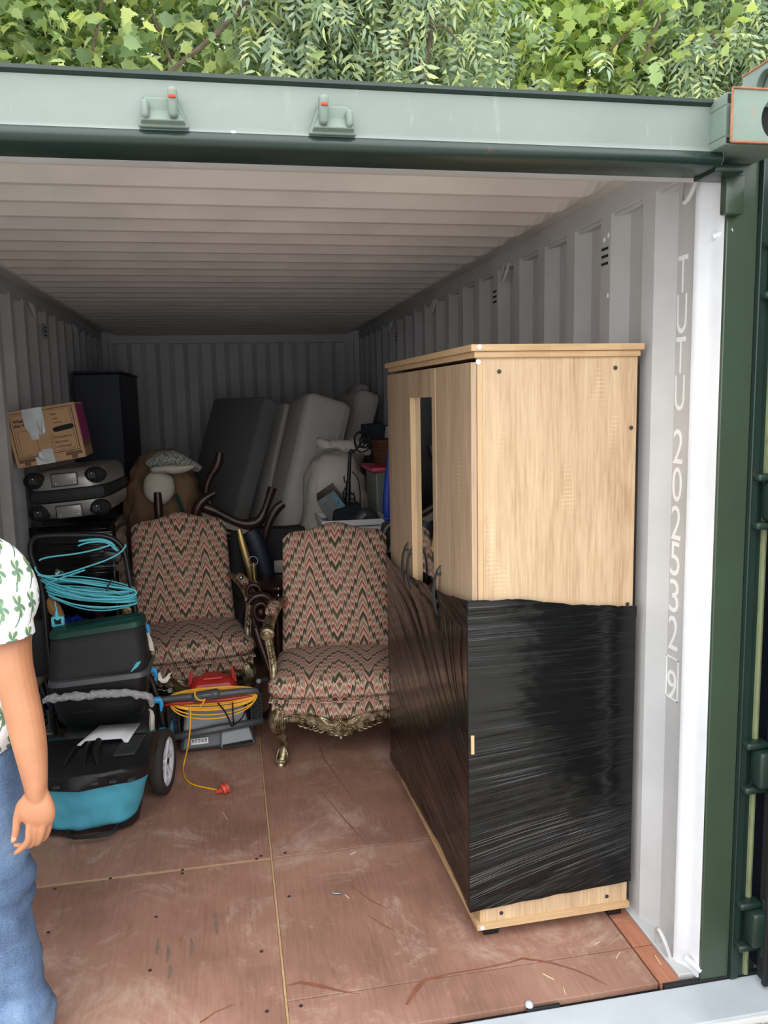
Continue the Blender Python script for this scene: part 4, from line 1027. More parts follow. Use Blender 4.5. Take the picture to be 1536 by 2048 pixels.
for (px, py, y) in ((288, 1252, 1.80), (303, 1340, 1.76), (314, 1400, 1.72), (325, 1462, 1.72)):
    c = at(px, py, y); m = MB(); m.cyl(c+Vector((-.012, 0, 0)), c+Vector((.016, 0, 0)), .016, 12); m.tube([c+Vector((.014, -.006, .008)), c+Vector((.020, -.010, -.02)), c+Vector((.016, -.008, -.052))], [.008, .010, .005], 8, flat=.6); m.build('clamp_lever', MT['blueclip'], MW)
# deck, wheels
m = MB(); m.box((-.70, 1.92, .20), (.40, .52, .16), r=.05, seg=3); m.box((-.70, 1.88, .31), (.26, .28, .12), r=.05, seg=3); m.build('deck', MT['charcoal'], MW)
def wheel(c, r, wd, par_name='wheel', rim=MT['endpaint'], tyre=MT['tyreblack'], parent=MW, spokes=6, ax=Vector((1, 0, 0)), thin=.028):
    c = Vector(c); R = ax.to_track_quat('Z', 'Y').to_matrix(); m = MB()
    m.lathe([(r-thin, -wd/2), (r-.006, -wd/2), (r, -wd/2+.006), (r+.001, 0), (r, wd/2-.006), (r-.006, wd/2), (r-thin, wd/2)], 32, c, R)
    n = 32; m.f = m.f[:-2]
    for k in range(n): m.f.append((k, (k+1) % n, 6*n+(k+1) % n, 6*n+k))
    t = m.build('tyre' if par_name is None else par_name, tyre, parent, ang=50)
    h = MB()
    h.lathe([(r-thin-.014, -wd*.35), (r-thin+.001, -wd*.42), (r-thin+.001, wd*.42), (r-thin-.014, wd*.35)], 32, c, R); h.f = h.f[:-2]
    for k in range(32): h.f.append((k, (k+1) % 32, 96+(k+1) % 32, 96+k))
    h.cyl(c-ax*wd*.4, c+ax*wd*.4, .02, 12)
    for i in range(spokes):
        a = 2*PI*i/spokes; d1 = R @ Vector((math.cos(a-.1), math.sin(a-.1), 0)); d2 = R @ Vector((math.cos(a+.1), math.sin(a+.1), 0))
        h.tube([c+d1*.014+ax*wd*.2, c+d1*(r-thin-.006)+ax*wd*.28], .0055, 6); h.tube([c+d2*.014+ax*wd*.2, c+d2*(r-thin-.006)+ax*wd*.28], .0055, 6)
    h.build('rim', rim, t, ang=50)
    e = MB(); e.cyl(c+ax*wd*.3, c+ax*wd*.46, .014, 12); e.build('hub_cap', MT['black'], t)
    return t
wheel((-.452, 1.60, .143), .142, .052, thin=.034, ax=Vector((.985, -.17, 0)).normalized()); wheel((-.925, 1.72, .128), .127, .055); wheel((-.47, 2.12, .085), .084, .05); wheel((-.93, 2.12, .085), .084, .05)
m = MB(); m.box((-.425, 1.78, .16), (.012, .16, .14), r=.004); m.build('side_trim', MT['blueclip'], MW)
# grass box: teal sack under a black lid
def grassbox():
    G_ = []
    tp = lambda px, py, y: at(px, py, y)
    # ring levels from bottom to top, local rectangle with rounded front
    def ring(z, x0, x1, yf, yb, rf, bulge, seed):
        pts = []; n1 = 10
        pts.append((x1, yb)); 
        for i in range(n1+1):
            a = i/n1*PI/2; pts.append((x1-rf+rf*math.cos(a), yf+rf-rf*math.sin(a)))
        for i in range(1, 14): pts.append((x1-rf-(x1-x0-2*rf)*i/14, yf-bulge*math.sin(PI*i/14)))
        for i in range(n1+1):
            a = PI/2-i/n1*PI/2; pts.append((x0+rf-rf*math.cos(a), yf+rf-rf*math.sin(a)))
        pts.append((x0, yb))
        return [(x+.010*mnoise.noise((x*9+seed, z*12, y*9)), y+.014*mnoise.noise((x*9, z*14+seed, 3))+.006*mnoise.noise((x*24, z*30+seed, 3)), z) for x, y in pts]
    return ring
ring_ = grassbox()
def loft(rings, mat, name, parent, ang=60, uvf=None, label=None):
    m = MB(); n = len(rings[0]); vs = [p for r in rings for p in r]
    fs = [(i*n+k, i*n+(k+1) % n, (i+1)*n+(k+1) % n, (i+1)*n+k) for i in range(len(rings)-1) for k in range(n)]+[tuple(range(n))[::-1], tuple((len(rings)-1)*n+k for k in range(n))]
    m.add(vs, fs); return m.build(name, mat, parent, ang=ang, uvf=uvf, label=label)
levels = []
for i in range(11):
    t = i/10; z = .045+.212*t
    levels.append(ring_(z, -.945+.03*(1-t)**2, -.480-.065*(1-t)**1.3, 1.265-.055*t**.7, 1.70, .09, .02, 3))
loft(levels, MT['teal'], 'grass_sack', MW, 180, label='teal fabric grass sack')
bl_ = [ring_(z, -.925, -.54, 1.262+.02*(1-k), 1.70, .08, .016, 3) for k, z in ((0, .015), (.6, .030), (1, .048))]
loft(bl_, MT['black'], 'sack_base', MW)
lid = [ring_(z, -.955+s_, -.470-s_, 1.195+s_*.6+q, 1.56-s_, .10, .022, 9) for z, s_, q in ((.243, .004, 0), (.250, -.004, 0), (.292, -.004, .002), (.302, .004, .006), (.312, .02, .05), (.322, .045, .16))]
LB = loft(lid, MT['black'], 'grass_box_lid', MW, 35)
for i in range(6): m = MB(); x = -.90+i*.07; m.b2((x, 1.170, .262), (x+.028, 1.19, .272)); m.build('lid_clip', MT['charcoal'], LB, bevel=.001)
for i in range(11): m = MB(); m.box((-.575+.0025*i, 1.30+i*.018, .322), (.085, .006, .008)); m.build('lid_rib', MT['charcoal'], LB)
for q_, r_ in (([(-.80, 1.25, .308), (-.79, 1.33, .326), (-.78, 1.40, .330)], .008), ([(-.665, 1.23, .306), (-.69, 1.32, .345), (-.69, 1.42, .340)], [.008, .016, .014]), ([(-.72, 1.23, .306), (-.73, 1.32, .335), (-.725, 1.42, .335)], [.006, .011, .010])): m = MB(); m.tube(q_, r_, 8, smooth=1); m.build('lid_rib', MT['black'], LB)
p = [at(200, 1452, 1.57), at(280, 1447, 1.57), at(256, 1482, 1.40), at(154, 1489, 1.40)]
fl = MB(); n = 14; vs = []
for i in range(n+1):
    t = i/n; a = p[0].lerp(p[1], t); b = p[3].lerp(p[2], t); q = math.sin(PI*t)**.3 if .12 < t < .88 else 0
    vs += [a, b+(Vector((0, .02, .006)) if .12 < t < .88 else Vector((0, 0, -.004)))]
fl.add(vs, [(2*i, 2*i+1, 2*i+3, 2*i+2) for i in range(n)]); fl.build('discharge_flap', MT['endpaint'], MW, ang=60, solid=.006, label='pale grey hinged flap')
m = MB(); a, b = at(208, 1452, 1.64), at(268, 1450, 1.64)
m.tube([(-.80, 1.232, .052), (-.79, 1.20, .040), (-.70, 1.19, .040), (-.62, 1.195, .042), (-.61, 1.235, .052)], .008, 8, smooth=1); m.build('carry_handle', MT['black'], MW)
# the mower's cable wound round the handle, and its plug
cb = MB()
L0, R0 = at(78, 1160, 1.80), at(268, 1205, 1.80)
rnd = random.Random(4)
for i in range(15):
    zl = at(85, 1158+i*2.6, 1.8).z+rnd.uniform(-.012, .012); zr = at(268, 1180+i*2.3, 1.8).z+rnd.uniform(-.008, .008); dep = .03+rnd.random()*.04
    xl = at(84+i*.9+rnd.uniform(-4, 4), 1180, 1.8).x; xr = at(272+rnd.uniform(-4, 2), 1190, 1.8).x; sag = rnd.uniform(.005, .045)
    pts = []
    for k in range(20):
        a = 2*PI*k/20; c_, s_ = math.cos(a), math.sin(a); t = (c_+1)/2
        x = xl+(xr-xl)*t; z = zl+(zr-zl)*t-(sag*math.sin(PI*t) if s_ < 0 else -.01*math.sin(PI*t)); pts.append((x, 1.815+dep*s_*1.3, z))
    cb.tube(pts, .0036, 6, closed=True, smooth=1)
F = lambda q, y=1.78, r=.0040: cb.tube([at(a, b, y) for a, b in q], r, 6, smooth=2)
F([(70, 1133), (72, 1142), (80, 1150), (100, 1153), (125, 1150), (170, 1135), (215, 1120), (242, 1105), (252, 1092), (250, 1089)])
F([(78, 1121), (85, 1117), (105, 1113), (150, 1108), (190, 1100), (222, 1090)], 1.80)
F([(75, 1150), (95, 1155), (130, 1160), (200, 1172), (255, 1177), (270, 1180), (274, 1188), (262, 1195)])
F([(92, 1170), (110, 1160), (140, 1150), (170, 1140)])
F([(110, 1203), (111, 1212), (114, 1220), (114, 1232)], 1.76, .0034)
F([(156, 1092), (170, 1086), (195, 1083), (215, 1085), (230, 1098), (233, 1102)], 1.815)
cbo = cb.build('power_cable', MT['cyan'], MW, ang=180, label='light blue cable wound round the handle')
c = at(116, 1243, 1.76); m = MB(); m.box(c, (.058, .024, .050), r=.010); m.tube([c+Vector((-.004, 0, .022)), c+Vector((-.004, 0, .05))], [.009, .005], 8); pl = m.build('plug', MT['cyan'], cbo)
m = MB(); m.box(c+Vector((.002, -.013, .0)), (.026, .004, .018)); m.box(c+Vector((-.010, -.014, .010)), (.006, .006, .010)); m.box(c+Vector((.013, -.014, .010)), (.006, .006, .010)); m.build('pin_recess', MT['blackmatte'], pl)
c = at(215, 1178, 1.77); m = MB(); m.tube([at(225, 1158, 1.76), at(216, 1172, 1.755), at(213, 1186, 1.755)], .0042, 6); m.build('cable_tie', MT['black'], MW)
c = at(118, 1146, 1.80); m = MB(); m.box(c, (.038, .005, .028), R=Matrix.Rotation(.5, 3, 'Y'), r=.002); tg = m.build('tag', MT['dkgreen'], MW)
text('printed_text', 'ELP', .013, c+Vector((-.012, -.0035, -.008)), Vector((math.cos(.5), 0, math.sin(.5)*.9)).normalized(), Vector((-math.sin(.5), 0, math.cos(.5))), MT['white'], tg, .0004, bold=.0005)
# bag scraps tied on the levers
for q_, r_ in (([at(318, 1345, 1.70), at(322, 1362, 1.69), at(334, 1358, 1.69), at(342, 1345, 1.70)], [.006, .012, .010, .004]), ([at(300, 1418, 1.70), at(305, 1440, 1.69), at(303, 1470, 1.70)], [.008, .012, .007]), ([at(296, 1265, 1.79), at(300, 1285, 1.78), at(305, 1300, 1.78)], [.008, .012, .008])):
    m = MB(); m.tube(q_, r_, 7, smooth=1); m.v = [tuple(Vector(v)+Vector((mnoise.noise(Vector(v)*60), mnoise.noise(Vector(v)*60+Vector((5, 0, 0))), mnoise.noise(Vector(v)*60+Vector((0, 7, 0)))))*.010) for v in m.v]
    m.build('tied_plastic_scrap', MT['sack'], MW, ang=30)
pass

# spare grass catcher: green rim, black fabric, vented plastic front
GC = thing('grass_catcher', 'black fabric grass catcher with dark green rim, standing on the mower', 'catcher')
def rrect(cx, cy, w, d, r, z, n=6, tilt=0.0):
    o = []
    for sx, sy, a0 in ((1, -1, -PI/2), (1, 1, 0), (-1, 1, PI/2), (-1, -1, PI)):
        for i in range(n+1):
            a = a0+i/n*PI/2; x = cx+sx*(w/2-r)+r*math.cos(a); y = cy+sy*(d/2-r)+r*math.sin(a); o.append((x, y, z+tilt*(x-cx)))
    return o
def crumple(rings, amp, f=9, seed=0):
    return [[(x+amp*mnoise.noise((x*f+seed, y*f, z*f)), y+amp*mnoise.noise((x*f, y*f+seed+9, z*f)), z) for x, y, z in r] for r in rings]
cx = -.705
def cr(z, w, d, r=.05, f=1.615, tilt=.09): return rrect(cx, f+d/2, w, d, r, z, 8, tilt)
body = [cr(z, w, d, .055, f) for z, w, d, f in ((.745, .392, .15, 1.640), (.70, .402, .18, 1.628), (.64, .412, .21, 1.618), (.58, .420, .24, 1.605), (.55, .420, .25, 1.60))]
loft(crumple(body[::-1], .012, 8, 2), MT['blackfab'], 'fabric_body', GC, 180)
rim = [cr(z, w, d, .055, f) for z, w, d, f in ((.738, .398, .16, 1.636), (.745, .408, .165, 1.630), (.768, .406, .16, 1.632), (.776, .39, .14, 1.642), (.778, .34, .10, 1.66))]
loft(rim, MT['dkgreen'], 'rim', GC, 40, label='dark green plastic rim')
ft = [cr(z, w, d, .06, f, .05) for z, w, d, f in ((.562, .415, .24, 1.606), (.556, .432, .27, 1.590), (.536, .436, .28, 1.582))]
loft(ft[::-1], MT['dgrey'], 'front_rim', GC, 35, label='dark grey rounded rim of the vented front')
ft = [cr(z, w, d, .06, f, .04) for z, w, d, f in ((.538, .424, .27, 1.588), (.48, .412, .26, 1.592), (.42, .395, .25, 1.60), (.37, .375, .24, 1.61), (.335, .33, .2, 1.63))]
vp = loft(ft[::-1], MT['black'], 'vented_front', GC, 35)
m = MB()
for r in range(7):
    for k in range(34):
        x = cx-.15+.009*k; z = .47-.006*r-.0; 
        if k % 1 == 0 and (k > 19 or r > 3): m.b2((x, 1.590+.0012*r, z+.005), (x+.005, 1.597+.0012*r, z+.009))
m.tube([(cx-.10, 1.588, .515), (cx+.02, 1.586, .520), (cx+.10, 1.588, .524)], .004, 6); m.tube([(cx-.12, 1.600, .405), (cx+.1, 1.600, .41)], .0035, 6)
o = m.build('vent_slots', MT['blackmatte'], vp); o['kind'] = 'stuff'
for q in range(5):
    m = MB(); a = at(268+q*2.4, 1334-q*1.5, 1.600); m.box(a, (.0035, .012, .046-.004*q), R=Matrix.Rotation(.6, 3, 'Y')); m.build('printed_stripe', MT['cyan'], GC)
# film band tied across
FB = MB(); pts = [at(88, 1402, 1.565), at(100, 1396, 1.56), at(150, 1394, 1.56), at(200, 1388, 1.56), at(250, 1385, 1.56), at(285, 1390, 1.57), at(300, 1395, 1.57), at(304, 1410, 1.60)]
FB.tube(pts, [.012, .018, .017, .019, .017, .016, .018, .010], 14, smooth=3)
FB.v = [tuple(Vector(v)+Vector((0, mnoise.noise(Vector(v)*45), mnoise.noise(Vector(v)*45+Vector((5, 0, 0)))))*.011) for v in FB.v]
tag(FB.build('film_band', MT['clear'], ang=60), 'crumpled clear film band tied across the black grass catcher', 'plastic film')

# folded wheelchair at the left, mostly hidden
WC = thing('wheelchair', 'folded wheelchair with blue frame tube behind the mower at left', 'wheelchair')
m = MB(); m.tube([at(72, 1345, 1.98), at(78, 1318, 1.98), at(88, 1300, 1.98), at(100, 1285, 2.0), at(104, 1262, 2.02)], .013, 10, smooth=2); m.tube([at(72, 1345, 1.98), at(76, 1420, 1.98), at(84, 1480, 1.98)], .013, 8, smooth=1); m.tube([at(98, 1410, 1.95), at(120, 1430, 1.96), at(150, 1452, 1.98)], .010, 8); m.tube([at(100, 1395, 1.97), at(118, 1425, 1.98), at(160, 1440, 2.0)], .008, 8); m.build('frame', MT['bluetube'], WC)
wheel((-1.0, 2.02, .245), .243, .035, parent=WC, tyre=MT['tyre'], rim=MT['steel'], spokes=10, thin=.03, ax=Vector((.92, -.39, 0)).normalized())
m = MB(); m.cyl(at(92, 1468, 1.86), at(118, 1467, 1.88), .009, 10); m.tube([at(96, 1420, 1.88), at(99, 1440, 1.88), at(98, 1462, 1.88)], .006, 6); m.build('axle', MT['steel'], WC)
m = MB(); m.box((-1.02, 2.10, .62), (.10, .40, .28), r=.03); m.build('folded_seat', MT['blackfab'], WC)
m = MB(); m.box((-1.035, 1.98, .835), (.10, .05, .055), R=Matrix.Rotation(-.7, 3, 'Y'), r=.012); m.tube([at(90, 1235, 1.97), at(104, 1262, 1.98)], .012, 8); m.build('armrest', MT['black'], WC)
# small oddments between
m = MB(); m.tube([at(97, 1200, 1.90), at(108, 1215, 1.89), at(116, 1225, 1.89), at(120, 1235, 1.89)], [.018, .030, .024, .020], 9, smooth=1); m.v = [tuple(Vector(v)+Vector((mnoise.noise(Vector(v)*50), 0, mnoise.noise(Vector(v)*50+Vector((5, 0, 0)))))*.012) for v in m.v]
tag(m.build('paper_bag', MT['brownpaper'], ang=30), 'crumpled brown paper bag behind the light blue plug', 'bag')
m = MB(); m.box(at(160, 1243, 2.06)+Vector((0, 0, -.02)), (.17, .10, .06), R=Matrix.Rotation(.22, 3, 'Y'), r=.02); m.tube([at(146, 1240, 1.99), at(152, 1234, 1.98), at(160, 1238, 1.99)], .012, 8)
tag(m.build('blue_tub', MT['bluetube']), 'dark blue plastic tub showing above the green rim', 'tub')

# ------------------------------------------------------------ red mower with yellow cable
RM = thing('electric_mower', 'red and grey electric mower with yellow cable wound on its folded handle', 'mower', (-.222, 1.95, 0), math.radians(4)); RM.scale = (1.08, 1, 1)
def rt(pts, r, **k): m = MB(); m.tube(pts, r, 8, **k); return m
m = MB(); m.hexa([(-.17, .02, .02), (.18, .02, .02), (.19, .34, .02), (-.18, .34, .02), (-.155, .05, .115), (.165, .05, .115), (.15, .32, .15), (-.14, .32, .15)]); m.build('deck', MT['dgrey'], RM, bevel=.018)
m = MB(); m.hexa([(.015, -.022, .035), (.172, -.012, .035), (.160, .06, .04), (.02, .06, .04), (.022, .0, .112), (.150, .01, .114), (.145, .06, .125), (.022, .06, .12)]); q = m.build('outlet_cover', MT['grey'], RM, bevel=.006); m = MB(); m.hexa([(.022, -.0245, .040), (.165, -.0145, .040), (.165, -.010, .040), (.022, -.02, .04), (.024, -.0235, .052), (.160, -.0140, .058), (.160, -.010, .058), (.024, -.02, .052)]); m.build('outlet_slot', MT['blackmatte'], q)
m = MB(); m.hexa([(-.15, .03, .12), (.15, .03, .12), (.14, .25, .14), (-.14, .25, .14), (-.13, .07, .245), (.13, .07, .245), (.12, .24, .245), (-.12, .24, .245)]); m.build('grey_cowl', MT['grey'], RM, bevel=.012)
m = MB(); m.hexa([(-.15, .07, .235), (.15, .07, .235), (.14, .25, .23), (-.14, .25, .23), (-.085, .11, .345), (.085, .11, .345), (.08, .22, .345), (-.08, .22, .345)]); hd = m.build('motor_hood', MT['red'], RM, bevel=.02, label='red motor hood')
m = MB(); m.hexa([(-.055, .115, .342), (.055, .115, .342), (.05, .215, .343), (-.05, .215, .343), (-.045, .125, .360), (.045, .125, .360), (.04, .205, .360), (-.04, .205, .360)]); m.build('hood_cap', MT['red'], hd, bevel=.008)
for sx in (-1, 1): m = MB(); m.hexa([(sx*.105-.012, .18, .30), (sx*.105+.012, .18, .30), (sx*.105+.012, .21, .30), (sx*.105-.012, .21, .30), (sx*.092-.005, .19, .385), (sx*.092+.005, .19, .385), (sx*.092+.005, .20, .385), (sx*.092-.005, .20, .385)]); m.build('hood_horn', MT['red'], hd, bevel=.003)
m = MB(); m.tube([(-.21, .03, .10), (-.12, .0, .118), (0, -.012, .135), (.12, .0, .138), (.215, .04, .130)], [.016, .018, .024, .018, .016], 8, smooth=2, flat=1.0); m.build('bumper_bar', MT['dgrey'], RM)
for sx in (-1, 1):
    m = MB(); m.b2((sx*.165, .05, .115), (sx*.215, .065, .27)); m.b2((sx*.205, .02, .115), (sx*.215, .16, .28)); m.b2((sx*.160, .02, .10), (sx*.168, .14, .28))
    for k in range(4): m.tube([(sx*.166, .045, .13+.036*k), (sx*.208, .03, .145+.036*k)], .004, 5); m.tube([(sx*.208, .03, .145+.036*k), (sx*.166, .045, .16+.036*k)], .004, 5)
    m.build('side_frame', MT['charcoal'], RM, bevel=.002)
    m = MB(); m.tube([(sx*.19, .08, .27), (sx*.205, .03, .33), (sx*.195, -.08, .38)], .011, 8, smooth=1); m.build('handle_stem', MT['dgrey'], RM)
def L(px, py, y):                              # a point near the mower in its own frame
    return RM_inv @ at(px, py, y)
bpy.context.view_layer.update(); RM_inv = RM.matrix_world.inverted()
hp = [L(316, 1401, 1.80), L(345, 1397, 1.80), L(385, 1393, 1.79), L(440, 1388, 1.79), L(490, 1382, 1.80), L(512, 1381, 1.81), L(516, 1386, 1.83)]
m = MB(); m.tube(hp, [.016, .0165, .018, .018, .0165, .015, .009], 10, smooth=2); hb2 = m.build('handle_bar', MT['dgrey'], RM)
c = (L(412, 1391, 1.785)); m = MB(); m.box(c, (.125, .05, .046), R=Matrix.Rotation(-.08, 3, 'Y'), r=.02, seg=3); m.ell(c+Vector((0, -.024, .008)), (.035, .006, .012)); m.build('switch_housing', MT['dgrey'], hb2)
m = MB(); m.tube([L(330, 1410, 1.82), L(345, 1407, 1.81), L(400, 1404, 1.82), L(460, 1398, 1.82), L(505, 1391, 1.83)], [.006, .009, .009, .009, .006], 8); m.build('trigger_bar', MT['red'], hb2)
y_ = MB(); rnd = random.Random(9)
for i in range(13):
    t0 = rnd.uniform(-4, 4); pts = []
    x0p, x1p = 340+rnd.uniform(-3, 10), 517+rnd.uniform(-6, 1); up = rnd.uniform(3, 17); dn = rnd.uniform(6, 34) if i < 11 else (38, 46)[i-11]
    if i in (0, 1, 2): up = 14+i*1.5
    for k in range(24):
        a = 2*PI*k/24; cc_, ss = math.cos(a), math.sin(a); px = (x0p+x1p)/2+(x1p-x0p)/2*cc_
        base = 1398-(px-340)*.075; py = base-(up*abs(ss)**.7 if ss > 0 else -dn*abs(ss)**.8)
        pts.append(L(px, py, 1.83+.028*(ss > 0)*abs(ss)+rnd.uniform(-.003, .003)))
    y_.tube(pts, .0037, 6, closed=True, smooth=1)
F2 = lambda q, y: y_.tube([L(a, b, yy) for (a, b), yy in zip(q, y)], .0038, 6, smooth=2)
F2([(391, 1380), (389, 1390), (395, 1400), (408, 1401), (411, 1396), (405, 1408), (400, 1413)], [1.755]*7)
q = [(381, 1412), (381, 1450), (378, 1485), (368, 1515), (365, 1540), (370, 1560), (385, 1572), (410, 1577), (432, 1581)]
pts = [L(381, 1412, 1.82), L(381, 1450, 1.80), L(377, 1490, 1.80)]+[RM_inv @ (on_floor(a, b)+Vector((0, 0, .005))) for a, b in ((367, 1532), (366, 1548), (374, 1565), (390, 1573), (410, 1577), (434, 1582))]
y_.tube(pts, .0038, 6, smooth=2)
yo = y_.build('power_cable', MT['yellow'], RM, ang=180, label='yellow cable wound on the handle')
pc = RM_inv @ (on_floor(450, 1588)); m = MB(); Rz = Matrix.Rotation(.35, 3, 'Z') @ Matrix.Rotation(PI/2-.25, 3, 'Y')
m.lathe([(.012, -.014), (.023, -.012), (.024, -.002), (.019, .0), (.019, .004), (.024, .006), (.024, .013), (.010, .015)], 18, (pc.x, pc.y, .025), Rz); m.tube([Vector((pc.x, pc.y, .022))+Vector((-.008, 0, 0)), Vector((pc.x-.034, pc.y+.006, .010))], [.014, .006], 8); p_ = m.build('plug', simple('orange_red_plug', rgb(214, 80, 64), .45), yo)
m = MB(); 
for d in (-.006, .007): m.cyl((pc.x+.01, pc.y+d, .028), (pc.x+.035, pc.y+d+.010, .033), .0022, 6)
m.build('plug_pin', MT['steel'], p_)
m = MB()
for a in ([(436, 1406), (452, 1425), (463, 1452)], [(465, 1405), (466, 1430), (467, 1450)], [(492, 1420), (482, 1440), (464, 1453)]): m.tube([L(a[0][0], a[0][1], 1.79), L(a[1][0], a[1][1], 1.80), L(a[2][0], a[2][1], 1.86)], .0034, 6, smooth=1)
m.build('black_lead', MT['black'], RM)
m = MB(); c = RM_inv @ at(400, 1495, 1.945); m.box(Vector((c.x, .013, .072)), (.078, .002, .030), R=Matrix.Rotation(-.15, 3, 'X')); lb = m.build('rating_label', MT['white'], RM)
m = MB()
for k in range(4):
    for j in range(5): m.box(Vector((c.x-.030+.0145*j, .0105+.0008*k, .082-.007*k)), (.011, .002, .0032))
m.build('label_print', MT['charcoal'], lb)
m = MB(); bq = on_floor(672, 1790); m.cyl((bq.x-.012, bq.y+.004, .006), (bq.x+.018, bq.y-.004, .006), .0034, 8); m.cyl((bq.x-.014, bq.y+.005, .006), (bq.x-.006, bq.y+.003, .006), .0062, 6); m.cyl((bq.x+.012, bq.y-.003, .006), (bq.x+.016, bq.y-.0045, .006), .006, 6)
tag(m.build('bolt', MT['steel'], ang=30), 'small steel bolt lying loose on the plywood floor', 'bolt')
# ------------------------------------------------------------ far end: mattresses, sacks, dark furniture
def slab(name, label, cat, P0, P1, back, thick, mat, r=.05, group=None, stripes=None):
    # P0 lower near corner, P1 upper near corner; back = vector into the container; thick = vector across
    P0, P1, back, thick = map(Vector, (P0, P1, back, thick))
    T = thing(name, label, cat, tuple(P0), group=group)
    u = (P1-P0); h = u.length; u.normalize()
    d = back.length; b = back.normalized(); b = (b-u*b.dot(u)).normalized(); t = u.cross(b); w = thick.length
    if t.dot(thick) < 0: t = -t
    m = MB(); bm = bmesh.new(); bmesh.ops.create_cube(bm, size=1)
    for v in bm.verts: v.co = Vector((v.co.x*w, v.co.y*d, v.co.z*h))
    bmesh.ops.bevel(bm, geom=bm.edges[:], offset=r, segments=4, profile=.5, affect='EDGES')
    M3 = Matrix((t, b, u)).transposed()
    m.add([M3 @ (v.co+Vector((w/2, d/2, h/2))) for v in bm.verts], [[v.index for v in f.verts] for f in bm.faces]); bm.free()
    m.build('ticking', mat, T, ang=50)
    p = MB()
    for q in (r*.29, w-r*.29):
        pts = [(q, r*.29, r), (q, r*.29, h-r), (q, r*.45, h-r*.55), (q, r, h-r*.29), (q, d-r, h-r*.29)]
        p.tube([M3 @ Vector(a) for a in pts], .006, 6)
    p.build('piping', mat, T)
    if stripes:
        for k in range(stripes):
            p = MB(); q = w*(.2+.6*k/(stripes-1)); p.tube([M3 @ Vector(a) for a in ((q, -.002, r), (q, -.002, h-r), (q, r*.28, h-r*.3), (q, r, h-.002))], .007, 6, flat=.4); p.build('seam', mat, T)
    return T
def down(a, b, z=0.0):                        # carry the line a-b down to the floor
    a, b = Vector(a), Vector(b); t = (z-a.z)/(b.z-a.z); return a+(b-a)*t
GM = 'mattresses leaning at the far end'
a, b = at(455, 1085, 4.1), at(532, 792, 4.3)
slab('mattress', 'dark grey mattress leaning at left end of the mattress row', 'mattress', down(a, b, .02), b, (at(432, 778, 5.0)-b)*1.0, (.13, 0, 0), MT['mattressdark'], .03, GM)
a, b = at(545, 1110, 3.75), at(618, 778, 4.0)
slab('mattress', 'pale mattress with quilted seams leaning in the middle, behind the white sack', 'mattress', down(a, b, .02), b, (-.09, .5, 0), (.36, 0, 0), MT['mattress'], .07, GM, 4)
a, b = at(630, 1110, 4.2), at(722, 772, 4.45)
slab('mattress', 'pale mattress leaning at the right, beside the wardrobe edge', 'mattress', down(a, b, .02), b, (-.12, .6, 0), (.20, 0, 0), MT['mattress'], .07, GM, 2)
a, b = at(668, 1110, 4.9), at(716, 764, 5.1)
slab('mattress', 'farthest pale mattress, only its top right corner showing by the wardrobe', 'mattress', down(a, b, .02), b, (-.05, .25, 0), (.12, 0, 0), MT['mattress'], .04, GM)
a, b = at(508, 1105, 4.35), at(572, 806, 4.55)
slab('bed_base', 'narrow grey divan edge between the dark and the quilted mattress', 'bed base', down(a, b, .02), b, (-.12, .3, 0), (.09, 0, 0), MT['mattress'], .02)

def blob(name, label, cat, c, d, mat, amp=.03, f=3.0, seed=0, neck=None, sub=3, group=None, folds=0.0):
    bm = bmesh.new(); bmesh.ops.create_icosphere(bm, subdivisions=5, radius=1); m = MB(); vs = []
    for v in bm.verts:
        p = v.co.copy(); e = 2.6; k = (abs(p.x)**e+abs(p.y)**e+abs(p.z)**e)**(-1/e); q = Vector((p.x*k*d[0], p.y*k*d[1], p.z*k*d[2]))
        n = mnoise.noise(q*f*2+Vector((seed, 0, 0)))*amp+mnoise.noise(q*f*6+Vector((seed, 4, 0)))*amp*.45
        if folds: n += (abs(mnoise.noise(Vector((q.x*3+seed, q.y*3, q.z*26+q.x*9))))-.2)*folds
        q += p*n; vs.append(q)
    m.add(vs, [[v.index for v in f_.verts] for f_ in bm.faces]); bm.free()
    T = thing(name, label, cat, tuple(c), group=group); m.build('body', mat, T, ang=180); return T
c = at(672, 985, 3.45)
SK = blob('white_sack', 'bulging white cloth sack tied at the top, in front of the mattresses', 'sack', (c.x+.0, 3.45, .70), (.245, .22, .70), MT['sack'], .035, 2.2, 3, folds=.035)
m = MB(); q = Vector((c.x+.0, 3.45, .70))
P_ = lambda px, py, y: at(px, py, y)-q
m.tube([P_(740, 905, 3.35), P_(712, 893, 3.33), P_(685, 892, 3.33), P_(660, 890, 3.32), P_(640, 886, 3.32), P_(634, 887, 3.32)], [.02, .045, .034, .024, .030, .026], 12, smooth=2)
m.v = [tuple(Vector(v)+Vector((mnoise.noise(Vector(v)*30), mnoise.noise(Vector(v)*34+Vector((5, 0, 0))), mnoise.noise(Vector(v)*30+Vector((0, 7, 0)))))*.022) for v in m.v]
m.build('tied_neck', MT['sack'], SK, ang=60)
